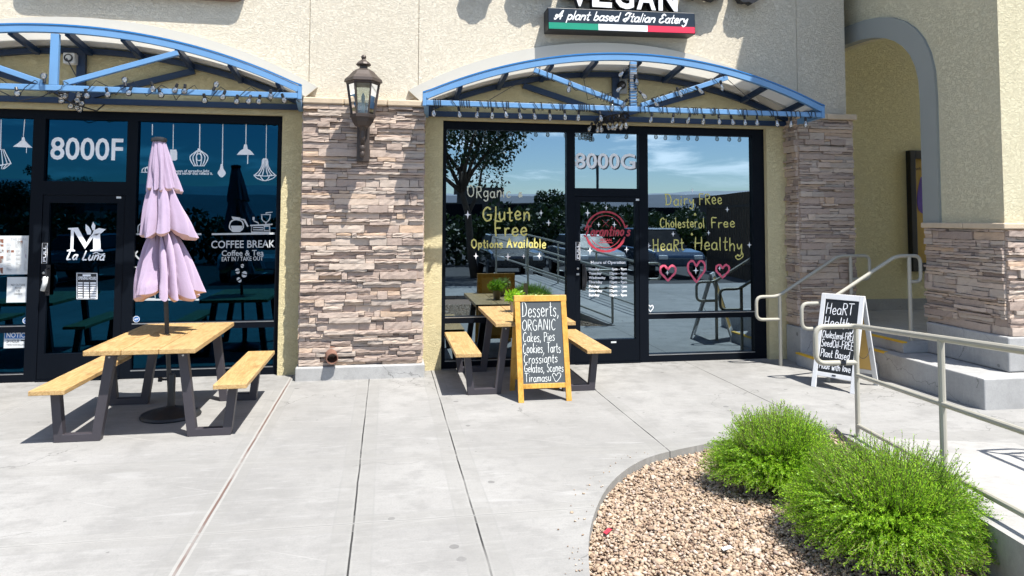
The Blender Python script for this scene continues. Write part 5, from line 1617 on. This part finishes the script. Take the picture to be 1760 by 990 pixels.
# folded parasol
um = thing('patio_umbrella', 'folded lilac three-tier parasol on a black pole through the picnic table', 'parasol', (-1.935,-1.745,0))
UB, UT = Vector((-1.93,-1.745,0)), Vector((-2.105,-1.745,2.56))
def ux(z): return UB.lerp(UT, z/2.56)
mb = MB(); mb.tube([ux(0.03), ux(2.56)], .0195, 10); mb.build('pole', M_POLE, um, smooth='auto')
mb = MB(); mb.lathe(UB, [(.255,0),(.262,.012),(.25,.03),(.19,.052),(.10,.075),(.045,.09),(.036,.10)], 40); bs = mb.build('base', M_POLE, um, smooth='auto')
mb = MB(); mb.lathe(UB, [(.033,.09),(.033,.37),(.026,.385)], 14); mb.tube([(-1.925-.03,-1.745,.335),(-1.925-.10,-1.745,.335)], .011, 8); mb.tube([(-2.015,-1.745,.335),(-2.045,-1.745,.335)], .022, 8)
mb.build('pole_sleeve', M_POLE, bs, smooth='auto')
mb = MB(); c = ux(2.535); mb.lathe((c.x,c.y,2.53), [(.066,0),(.070,.012),(.066,.034),(.03,.044),(.01,.046)], 20); mb.build('cap', M_POLE, um, smooth='auto')
def canopy_tier(zt, zb, rt, rb, nf, seed, amp0, amp1, hem, asym=0.0, sharp=.7, ease=1.0, gap=None):
    rd = random.Random(seed); na, nz = 192, 26
    ph = rd.uniform(0, 6.28); lob = [rd.uniform(.72,1.22) for _ in range(nf)]; jit = [rd.uniform(-.18,.18) for _ in range(nf)]
    V, F = [], []
    for j in range(nz+1):
        t = j/nz
        for i in range(na):
            a = 2*math.pi*i/na
            w = ((a+ph+.22*t*math.sin(2*a+seed)+.10*math.sin(4*t+3*a))*nf/(2*math.pi)) % nf; k = int(w); f = w-k
            f2 = min(1, max(0, f+jit[k]*math.sin(math.pi*f)))
            fold = (math.sin(math.pi*f2))**sharp                     # rounded pleat, sharp valley
            am = amp0+(amp1-amp0)*t
            rr = rt+(rb-rt)*t**ease
            rr *= (1-am)+am*fold*lob[k]
            rr += (.006*math.sin(7*a+t*5)+.010*math.sin(nf*2.7*a+seed+2*t))*t
            if gap is not None:
                dd = (a-gap+math.pi) % (2*math.pi)-math.pi
                rr *= 1-.72*math.exp(-(dd/.30)**2)*max(0, 1-t*1.15)**.5
            z = zt+(zb-zt)*t
            z += (-hem*fold*lob[k]+.35*hem*math.sin(3*a+seed))*t**3
            rr *= 1+asym*math.cos(a)*t
            c = ux(z)
            V.append((c.x+rr*math.cos(a), c.y+rr*math.sin(a), z))
    for j in range(nz):
        for i in range(na):
            l = (i+1) % na; F.append((j*na+i, j*na+l, (j+1)*na+l, (j+1)*na+i))
    # the hem rolls under: lining seen from below and through the gaps
    b0 = nz*na; V2 = [V[b0+i] for i in range(na)]; F2 = []
    for q, (kr, dz) in enumerate(((.93, -.010), (.72, -.012), (.42, .05), (.2, .14))):
        for i in range(na):
            p = V[b0+i]; c = ux(p[2]); wv = .014*math.sin(5*2*math.pi*i/na+q+seed)
            V2.append((c.x+(p[0]-c.x)*kr, c.y+(p[1]-c.y)*kr, p[2]+dz+wv))
        for i in range(na):
            l = (i+1) % na; F2.append((q*na+i, q*na+l, (q+1)*na+l, (q+1)*na+i))
    mb = MB(); mb.add(V, F)
    lin = MB(); lin.add(V2, F2)
    def done(nm, mat, par, **k):
        o = mb.build(nm, mat, par, **k); lin.build('canopy_lining', M_LINING, o, smooth=True); return o
    class H: build = staticmethod(done)
    return H
M_LINING = simple('peach_lining', (.55,.37,.33), .85, vary=.12, scale=6)
canopy_tier(2.535, 2.115, .055, .150, 9, 3, .20, .50, .035, .16, .6).build('canopy_tier', M_LILAC, um, smooth=True)
canopy_tier(2.16, 1.725, .080, .228, 8, 5, .38, .62, .06, .22, .6, .9).build('canopy_tier', M_LILAC, um, smooth=True)
canopy_tier(1.71, 1.175, .078, .305, 10, 14, .50, .68, .075, .10, .6, .72, gap=R(258)).build('canopy_tier', M_LILAC, um, smooth=True)
mb = MB()
for k in range(8):
    a = k*math.pi/4+.2; mb.tube([ux(2.3)+Vector((.05*math.cos(a), .05*math.sin(a), 0)), ux(1.28)+Vector((.10*math.cos(a), .10*math.sin(a), 0))], .007, 5)
mb.build('ribs', M_POLE, um)

# ------------------------------------------------------------------ easel boards
def easel(name, loc, rz, w, d, h, mf, mpanel, mback, label, group, capover):
    t = thing(name, label, 'easel board', loc, rz, group)
    def leaf(sg):
        T = Vector((0, sg*(d/2-.014), h)); Ln = T.length; th = T.normalized()
        nn = Vector((0, -sg*h if sg > 0 else h, 0))
        x = Vector((1,0,0)) if sg > 0 else Vector((-1,0,0))
        n_ = x.cross(th)
        M = Matrix((x, th, n_)).transposed().to_4x4(); M.translation = Vector((0, -sg*d/2, 0))
        return M, Ln
    out = None
    for sg, nm in ((1,'front_frame'), (-1,'back_frame')):
        M, Ln = leaf(sg)
        mb = MB(M); sw = .056 if capover else .05; top = .062
        lo = Ln*.17; rl = Ln*.125
        tz = Ln-(top if capover else 0)
        mb.box(-w/2, -w/2+sw, 0, tz, -.024, 0); mb.box(w/2-sw, w/2, 0, tz, -.024, 0)
        if capover: mb.box(-w/2-.004, w/2+.004, Ln-top, Ln, -.026, .003)
        else: mb.box(-w/2+sw, w/2-sw, Ln-top, Ln, -.023, -.001)
        mb.box(-w/2+sw, w/2-sw, rl, lo, -.023, -.002)
        fr = mb.build(nm, mf, t, local=True, bevel=.003)
        mb = MB(M); mb.box(-w/2+sw-.003, w/2-sw+.003, lo-.003, Ln-top+.003, -.016, -.008)
        pn = mb.build('chalkboard' if sg > 0 else 'back_panel', mpanel if sg > 0 else mback, t, local=True)
        if sg > 0: out = (M, Ln, lo, top, sw, pn, t)
    return out
def board_line(pn, M, s, u0, u1, v, cap, w, mat, seed, name='chalk_lettering', jit=.05, shear=.05):
    mb = MB()
    stroke_text(mb, s, (u0, v, -.0072), (1,0,0), (0,1,0), (0,0,1), cap, w, u1-u0, jit, shear, .07, seed)
    mb.V = [tuple(M @ Vector(p)) for p in mb.V]
    return mb
M, Ln, lo, top, sw, pn, t = easel('sandwich_board', (1.588,-1.522,0), 0, .545, .545, 1.03, M_WOOD_Y, M_CHALKB, M_PLY, 'yellow wooden chalkboard easel listing desserts in front of the picnic table', 'easel boards on the pavement', True)
mb = MB(); A0, B0 = -.545/2+sw, .545/2-sw
Wd = B0-A0; Hh = Ln-top-lo
for s, f0, f1, base, cap, w in (("Desserts,",.03,.93,.185,.150,.0062),("ORGANIC",.02,.84,.355,.110,.0056),("Cakes, Pies",.03,.80,.495,.095,.0054),("Cookies, Tarts",.02,.93,.635,.098,.0054),("Crossiants",.03,.84,.755,.090,.0054),("Gelatos, Scones",.03,.97,.865,.083,.0050),("Tiramasu",.04,.66,.975,.080,.0050)):
    stroke_text(mb, s, (A0+Wd*f0, lo+Hh*(1-base), -.0070), (1,0,0), (0,1,0), (0,0,1), cap, w, Wd*(f1-f0), .05, .06, .06, len(s))
hp = [(.72,.93),(.70,.90),(.75,.885),(.79,.915),(.83,.885),(.90,.89),(.88,.935),(.78,.985),(.72,.93)]
mb.ribbon([(A0+Wd*a, lo+Hh*(1-b), -.0068) for a, b in cr(hp, 4)], .0050, (0,0,1))
mb.V = [tuple(M @ Vector(p)) for p in mb.V]; mb.build('chalk_lettering', M_CHALK, pn, local=True)
mb = MB(); mb.tube([(-.2,-.14,.44),(-.2,0,.36),(-.2,.14,.44)], .003, 5); mb.build('stay_chain', M_BLACK, t, local=True)

rzw = math.atan2(-.85, .52)
M, Ln, lo, top, sw, pn, t = easel('sandwich_board', (5.005,-1.63,0), rzw, .47, .63, 1.0, M_WHITE_W, M_CHALKB2, M_PLY, 'white framed black easel board with white lettering by the steps', 'easel boards on the pavement', False)
mb = MB(); A0, B0 = -.47/2+sw, .47/2-sw
Wd = B0-A0; Hh = Ln-top-lo
for s, f0, f1, base, cap, w in (("HeaRT",.04,.86,.20,.125,.0078),("Healthy",.03,.93,.385,.115,.0078),("Cholesterol-FREE",.02,.97,.535,.078,.0060),("SeedOil-FREE",.02,.97,.655,.080,.0064),("Plant Based",.03,.88,.795,.085,.0064),("Made with love",.03,.95,.955,.078,.0060)):
    stroke_text(mb, s, (A0+Wd*f0, lo+Hh*(1-base), -.0070), (1,0,0), (0,1,0), (0,0,1), cap, w, Wd*(f1-f0), .05, .06, .06, len(s)+2)
mb.V = [tuple(M @ Vector(p)) for p in mb.V]; mb.build('chalk_lettering', M_VINYL, pn, local=True)
mb = MB(M); mb.box(-.02, .02, lo-.03, lo-.015, -.002, .001); mb.build('latch', M_BLACK, t, local=True)
mb = MB(); mb.tube([(.21, .16*math.sin(a)+.0, .46-.13*math.cos(a)*1.0+.0) for a in [(-1+2*i/10)*1.3 for i in range(11)]], .003, 5); mb.build('stay_chain', M_BLACK, t, local=True)

# plant pot and card on the right table
t = thing('potted_plant', 'small grey pot with a bushy green plant on the table by the restaurant glass', 'potted plant', (1.47,-.66,.752))
mb = MB(); mb.lathe((1.47,-.66,.752), [(.042,0),(.055,.105),(.060,.105),(.060,.12),(.050,.12),(.046,.10)], 18); mb.build('pot', simple('clay_grey', (.34,.29,.24), .8), t, smooth='auto')
def leaf_cloud(centers, radii, per, ln, wd, seed, flat=1.0):
    r = np.random.default_rng(seed); Vs = []
    for c, rad in zip(centers, radii):
        n = per
        d = r.normal(size=(n,3)); d /= np.linalg.norm(d, axis=1)[:,None]
        q = np.array(c)+d*np.array(rad)*(r.uniform(.25,1,(n,1))**.5)
        a = r.normal(size=(n,3))+d*.8; a /= np.linalg.norm(a, axis=1)[:,None]
        b = np.cross(a, r.normal(size=(n,3))); b /= np.linalg.norm(b, axis=1)[:,None]
        l = ln*r.uniform(.6,1.3,(n,1)); w = wd*r.uniform(.7,1.2,(n,1))
        Vs.append(np.stack([q, q+a*l*.5+b*w, q+a*l, q+a*l*.5-b*w], 1))
    V = np.concatenate(Vs).reshape(-1,3); F = np.arange(len(V)).reshape(-1,4)
    return V, F
V, F = leaf_cloud([(1.47,-.66,.91),(1.50,-.64,.93),(1.44,-.67,.93)], [(.085,.085,.06)]*3, 110, .045, .011, 3)
big_mesh('foliage', V, F, M_SHRUB, t)
t = thing('potted_plant', 'pale green plant in a pot half hidden behind the top of the yellow easel', 'potted plant', (1.60,-1.1,.752))
mb = MB(); mb.lathe((1.60,-1.1,.752), [(.042,0),(.055,.105),(.060,.105),(.060,.12),(.050,.12),(.046,.10)], 18); mb.build('pot', MATS['clay_grey'], t, smooth='auto')
V, F = leaf_cloud([(1.60,-1.1,.90),(1.64,-1.08,.92),(1.55,-1.11,.91)], [(.09,.085,.075)]*3, 110, .045, .012, 4)
big_mesh('foliage', V, F, m_leaf('pale_leaf', [(.16,.25,.04),(.30,.40,.10),(.42,.50,.20)]), t)
t = thing('table_card', 'small white table card standing on the table beside the restaurant door', 'card', (1.93,-1.0,.752))
mb = MB(); mb.box(1.90,1.96,-1.01,-1.0,.752,.93); mb.build('card', M_PAPER, t)
mb = MB(); mb.box(1.91,1.95,-1.013,-1.0105,.88,.91); mb.build('blue_print', M_NBLUE, t); mb = MB(); mb.box(1.91,1.95,-1.013,-1.0105,.83,.86); mb.build('red_print', M_SRED, t)

# ------------------------------------------------------------------ shrubs in the gravel bed
def shrub(loc, rx, ry, h, n, seed, label):
    t = thing('shrub', label, 'shrub', loc, group='shrubs in the gravel bed')
    r = np.random.default_rng(seed); c = np.array(loc)
    phi = r.uniform(0, 2*np.pi, n); th = np.arccos(1-r.uniform(0,1,n)*.90)
    k = r.uniform(.80,1.10,n)+.10*np.sin(3*phi+seed)*np.sin(th)
    end = np.stack([np.cos(phi)*np.sin(th)*rx*k, np.sin(phi)*np.sin(th)*ry*k, np.cos(th)*h*k+.055], 1)
    base = r.normal(0, .5, (n,3))*np.array([rx*.22, ry*.22, 0])
    ctrl = base*.5+end*np.array([.62,.62,.62])+np.stack([np.zeros(n), np.zeros(n), (.10+.34*np.sin(th))*h*r.uniform(.6,1.15,n)], 1)
    up = np.where(th < .85, r.uniform(.02,.13,n), 0.02)
    ts = np.linspace(0, 1, 9)
    P = [(1-u)**2*base+2*u*(1-u)*ctrl+u*u*end for u in ts]
    P = np.stack(P, 1); P[:,:,2] += (ts**4)[None]*up[:,None]
    P += c
    # stems as thin three-sided tubes
    V, F = [], []
    S = P[:, ::2]
    m = S.shape[1]
    offs = np.array([[.0022,0,0],[-.0011,.0019,0],[-.0011,-.0019,0]])
    SV = (S[:,:,None,:]+offs[None,None]*np.linspace(1.3,.5,m)[None,:,None,None]).reshape(-1,3)
    idx = []
    for j in range(m-1):
        for q in range(3): idx.append((j*3+q, j*3+(q+1)%3, j*3+3+(q+1)%3, j*3+3+q))
    SF = (np.array(idx)[None]+(np.arange(n)*m*3)[:,None,None]).reshape(-1,4)
    big_mesh('stems', SV, SF, M_TWIG, t)
    bare = r.uniform(0,1,n) < .035                      # a few dead stems carry no leaves
    # needle leaves along the outer part of every stem
    P_, n_all = P, n
    P = P[~bare]; n = len(P)
    L = 40
    u = np.concatenate([np.linspace(.34, 1.0, L)])[None]+r.uniform(-.012,.012,(n,L)); u = np.clip(u, 0, 1)
    f = u*8; i0 = np.minimum(f.astype(int), 7); fr = (f-i0)[...,None]
    ar = np.arange(n)[:,None]
    q = P[ar,i0]*(1-fr)+P[ar,i0+1]*fr; tg = P[ar,i0+1]-P[ar,i0]; tg /= np.linalg.norm(tg, axis=2, keepdims=True)+1e-9
    sd = r.normal(size=(n,L,3)); sd -= tg*np.sum(sd*tg,2,keepdims=True); sd /= np.linalg.norm(sd,axis=2,keepdims=True)
    d = tg*.72+sd*.72; d[:,:,2] += .10; d /= np.linalg.norm(d,axis=2,keepdims=True)
    b = np.cross(d, tg+r.normal(size=(n,L,3))*.4); b /= np.linalg.norm(b,axis=2,keepdims=True)+1e-9
    ln = (.028*r.uniform(.6,1.25,(n,L,1)))*(1.1-.45*u[...,None]); wd = .0025*r.uniform(.7,1.3,(n,L,1))
    LV = np.stack([q, q+d*ln*.55+b*wd, q+d*ln, q+d*ln*.55-b*wd], 2).reshape(-1,3)
    big_mesh('foliage', LV, np.arange(len(LV)).reshape(-1,4), M_SHRUB, t)
    return t
shrub((2.74,-4.16,-.075), .50, .44, .41, 3000, 5, 'smaller bright green shrub further back in the gravel bed')
shrub((2.82,-5.16,-.075), .57, .54, .46, 4300, 8, 'larger bright green shrub nearest the camera in the gravel bed')
# bits of litter on the gravel
def scrap(x, y, c, nm, lab, a):
    mb = MB(); u = Vector((math.cos(a), math.sin(a), 0)); v = Vector((-u.y, u.x, 0)); p = Vector((x,y,-.035))
    mb.add([p-u*.03-v*.012, p+u*.03-v*.014+UZ*.01, p+u*.028+v*.012+UZ*.012, p-u*.026+v*.014+UZ*.004, p-u*.03-v*.012-UZ*.003, p+u*.03-v*.014+UZ*.007, p+u*.028+v*.012+UZ*.009, p-u*.026+v*.014+UZ*.001], [(0,1,2,3),(7,6,5,4),(0,4,5,1),(1,5,6,2),(2,6,7,3),(3,7,4,0)])
    tag(mb.build('litter_scrap', c), lab, 'litter')
scrap(1.32,-4.68, M_RED, '', 'small red scrap of litter on the gravel near the curved kerb', .7)
scrap(1.92,-5.0, M_PAPER, '', 'small pale scrap of paper lying on the gravel left of the larger shrub', .1)

# ------------------------------------------------------------------ what the glass mirrors: the car park side
def tree(name, loc, h, spread, seed, label, nb=7, per=520, ls=.16, lean=0.0, crown0=.45):
    t = thing(name, label, 'tree', loc, group='trees across the car park')
    rd = random.Random(seed); x, y, z = loc
    mb = MB(); tips = []
    P = [(x,y,z-.1)]
    for i in range(1, 6): P.append((x+lean*i*.2+rd.uniform(-.12,.12), y+rd.uniform(-.12,.12), z+h*crown0*i/5))
    r0 = .035*h*.6
    mb.tube(P, [r0*(1-.10*i) for i in range(6)], 9)
    for k in range(nb):
        a = k*2*math.pi/nb+rd.uniform(-.4,.4); s = Vector(P[rd.choice((3,4,5))]); L = spread*rd.uniform(.55,1)
        e = s+Vector((math.cos(a)*L, math.sin(a)*L, h*(1-crown0)*rd.uniform(.35,.95))); m = (s+e)/2+Vector((rd.uniform(-.3,.3), rd.uniform(-.3,.3), rd.uniform(.1,.5)))
        mb.tube([s, s.lerp(m,.5)+Vector((rd.uniform(-.15,.15),0,0)), m, e], [r0*.5, r0*.4, r0*.3, r0*.12], 6)
        tips += [e, m.lerp(e,.5), m]
    mb.build('trunk', M_BARK, t, smooth=True)
    rad = [(spread*rd.uniform(.28,.5), spread*rd.uniform(.28,.5), spread*rd.uniform(.20,.36)) for _ in tips]
    V, F = leaf_cloud([tuple(p) for p in tips], rad, per, ls, ls*.28, seed)
    big_mesh('crown', V, F, M_TREELEAF, t)
tree('shade_tree', (3.0,-15.2,-.15), 7.4, 2.6, 3, 'large shade tree across the walkway, mirrored in the restaurant glass', 8, 420, .15, -.5, .48)
tree('shade_tree', (9.4,-30,-.15), 3.1, 1.5, 12, 'bushy tree across the car park mirrored beside the restaurant door', 7, 420, .17)
tree('shade_tree', (12.6,-30.5,-.15), 3.2, 1.7, 13, 'broad low tree mirrored in the top of the restaurant door', 7, 420, .2)
tree('shade_tree', (19.0,-38,-.15), 2.9, 2.6, 14, 'round tree beside a fence mirrored at the right of the restaurant pane', 7, 400, .2)
tree('shade_tree', (-22.5,-38,-.15), 4.2, 2.4, 15, 'dark tree mirrored in the leftmost coffee shop pane', 7, 420, .2)
tree('shade_tree', (-27.5,-58,-.15), 7.2, 2.0, 16, 'tall thin tree mirrored behind the coffee shop address numbers', 6, 300, .2)
def block(name, x0, x1, y0, y1, h, label, mat, par=.5):
    t = thing(name, label, 'building', ((x0+x1)/2, y1, -.16), group='buildings across the car park')
    mb = MB(); mb.box(x0,x1,y0,y1,-.16,h); mb.box(x0+(x1-x0)*.25,x0+(x1-x0)*.55,y1-.1,y1+.5,-.16,h+1.1); mb.build('wall', mat, t)
    mb = MB(); mb.box(x0-.25,x1+.25,y0,y1+.25,h,h+par); mb.box(x0+(x1-x0)*.25-.25,x0+(x1-x0)*.55+.25,y1-.1,y1+.8,h+1.1,h+1.6); mb.build('parapet', MATS['brown_stucco'], t)
    n = max(2, int((x1-x0)/5))
    for i in range(n):
        a = x0+(x1-x0)*(i+.15)/n; b = x0+(x1-x0)*(i+.85)/n
        mb = MB(); mb.box(a, b, y1+.51, y1+.55, .1, 2.9); mb.build('window', M_FRAME, t)
block('retail_block', 2.5, 13.0, -56, -44, 2.5, 'low retail block with stepped parapet mirrored behind the gluten free lettering', simple('brown_stucco', (.10,.085,.075), .9))
block('retail_block', 22, 44, -66, -52, 2.2, 'long low building mirrored in the right restaurant pane', MATS['brown_stucco'])
block('retail_block', -60, -30, -86, -70, 3.4, 'far low building mirrored in the coffee shop glass', MATS['brown_stucco'])
t = thing('utility_pole', 'tall slim pole with wires mirrored in the glass over the restaurant door', 'pole', (13.5,-36,-.16))
mb = MB(); mb.tube([(13.5,-36,-.2),(13.5,-36,6.0)], .09, 8); mb.build('pole', M_POLE, t)
mb = MB(); mb.box(13.25,13.75,-36.1,-35.9,5.6,6.0); mb.build('pole_head', M_POLE, t)
for zz in (9.2, 7.9):
    mb = MB(); mb.tube([(-60+12*i, -40, zz+.0022*(( -60+12*i)-5)**2*.4) for i in range(12)], .025, 4); tag(mb.build('overhead_wire', M_BLACK), 'overhead power wire crossing the car park sky, %s of the two' % ('upper' if zz > 8.5 else 'lower'), 'wire', 'overhead wires')
def hedge(loc, L, h, w, seed, label, rz=0.0):
    t = thing('hedge', label, 'hedge', loc, 0, 'hedges across the car park')
    r = random.Random(seed); n = int(L/.9)
    cs = [(loc[0]-L/2+L*i/n+r.uniform(-.3,.3), loc[1]+r.uniform(-.3,.3), loc[2]+h*r.uniform(.35,.6)) for i in range(n+1)]
    V, F = leaf_cloud(cs, [(.95, w, h*.5) for _ in cs], 430, .26, .09, seed)
    big_mesh('foliage', V, F, M_TREELEAF, t)
    mb = MB()
    for c in cs: mb.tube([(c[0],c[1],loc[2]-.05),(c[0]+.1,c[1],loc[2]+h*.6)], .03, 5)
    mb.build('stems', M_BARK, t)
hedge((4.5,-22,-.16), 12, 2.5, 1.0, 31, 'long dark hedge mirrored behind the parked cars in the left restaurant pane')
hedge((17.5,-26,-.16), 11, 1.9, 1.0, 32, 'dark hedge mirrored below the dairy free lettering')
hedge((-10,-24,-.16), 15, 2.2, 1.1, 33, 'dark hedge mirrored across the coffee shop glass')
t = thing('slatted_fence', 'tall dark slatted fence mirrored at the right edge of the restaurant pane', 'fence', (11.5,-13.5,-.16))
mb = MB()
for i in range(22):
    f = i/22; p = Vector((12.4-.95*f, -17.6+5.6*f, 0)); mb.box(p.x, p.x+.10, p.y-.02, p.y+.02, -.16, 2.75)
mb.build('slats', M_BARK, t)
mb = MB()
for z in (.4, 2.3): mb.bar((12.46,-17.6,z), (11.46,-11.9,z), .06, .09)
mb.build('rails', M_BARK, t)
def car(loc, rz, col, label, suv=False):
    t = thing('parked_car', label, 'car', loc, rz, 'cars parked opposite the shops')
    H = 1.68 if suv else 1.45
    bl = [(-2.2,.42),(-2.22,.75),(-2.05,.90),(-1.2,.98),(1.3,1.0),(2.1,.96),(2.2,.70),(2.18,.38)]
    def loft(prof, w0, w1, zlo, zhi):
        V, F = [], []
        n = len(prof)
        for sg in (-1, 1):
            for x, z in prof:
                w = w0+(w1-w0)*(z-zlo)/(zhi-zlo); V.append((x, sg*w, z))
        F = [tuple(range(n)), tuple(reversed(range(n,2*n)))]+[(i, i+n, (i+1)%n+n, (i+1)%n) for i in range(n)]
        mb = MB(); mb.add(V, F); return mb
    m = simple('car_paint_'+str(len(MATS)), col, .25, .1, coat=1.0)
    loft(bl, .90, .86, .38, 1.0).build('body', m, t, local=True, bevel=.07, seg=3)
    top = [(-.95,.97),(-.25,H-.03),(1.0 if not suv else 1.6,H-.02),(1.75 if not suv else 2.05,.99)]
    loft(top, .80, .62, .97, H).build('window_glass', M_GLASS_F if False else M_FRAME, t, local=True, bevel=.05)
    rf = [(-.30,H-.05),(-.2,H),(1.0 if not suv else 1.6,H),(1.12 if not suv else 1.7,H-.05)]
    loft(rf, .66, .62, H-.05, H).build('roof', m, t, local=True, bevel=.02)
    for x in (-1.38, 1.35):
        for s in (-1, 1):
            mb = MB(); mb.lathe((0,0,0), [(.20,-.10),(.30,-.11),(.335,-.08),(.335,.08),(.30,.11),(.20,.10)], 20); mb.V = [(x+p[0], s*.80+p[2], .33+p[1]) for p in mb.V]; wh = mb.build('wheel', M_BLACK, t, local=True, smooth='auto')
            mb = MB(); mb.lathe((0,0,0), [(.20,-.108),(.05,-.112),(.05,.112),(.20,.108)], 10); mb.V = [(x+p[0], s*.80+p[2], .33+p[1]) for p in mb.V]; mb.build('rim', M_FRAME_L, wh, local=True)
    for s in (-1, 1):
        mb = MB(); mb.box(-2.235,-2.10,s*.62-.16,s*.62+.16,.66,.80); mb.build('headlight', M_SWHITE, t, local=True, bevel=.03)
        mb = MB(); mb.box(2.12,2.225,s*.66-.14,s*.66+.14,.72,.90); mb.build('tail_light', M_SRED, t, local=True, bevel=.02)
for x, c, lab, suv in ((-9.5,(.02,.025,.03),'black parked car mirrored in the leftmost coffee shop pane',False),(-4.1,(.55,.56,.57),'silver parked car mirrored behind the coffee shop door',True),(-1.3,(.015,.02,.03),'dark parked car mirrored beside the folded parasol',True),(4.2,(.02,.024,.03),'black parked car mirrored low in the left restaurant pane',False),(6.95,(.34,.345,.35),'pale grey parked car mirrored under the options available lettering',False),(9.7,(.03,.06,.11),'dark blue parked car mirrored behind the restaurant door',True),(15.2,(.50,.51,.52),'grey parked car mirrored in the right restaurant pane',False)):
    car((x,-16.0,-.16), math.pi/2*-1, c, lab, suv)
# two small warm lamps lit inside the coffee shop
for x, y, z, lab in ((-5.15,3.0,2.15,'small warm lamp glowing inside the coffee shop left of the door'),(-3.9,3.2,2.0,'small warm lamp glowing inside behind the coffee shop door')):
    t = thing('pendant_lamp', lab, 'lamp', (x,y,z), 0, 'lit lamps inside the coffee shop')
    mb = MB(); mb.lathe((x,y,z), [(.02,.0),(.035,.03),(.03,.10),(.01,.13)], 10); mb.build('glowing_bulb', MATS.get('warm_glow') or m_emit('warm_glow', (1.0,.55,.2), 9.0), t)
    mb = MB(); mb.tube([(x,y,z+.13),(x,y,3.4)], .008, 5); mb.build('cord', M_BLACK, t)
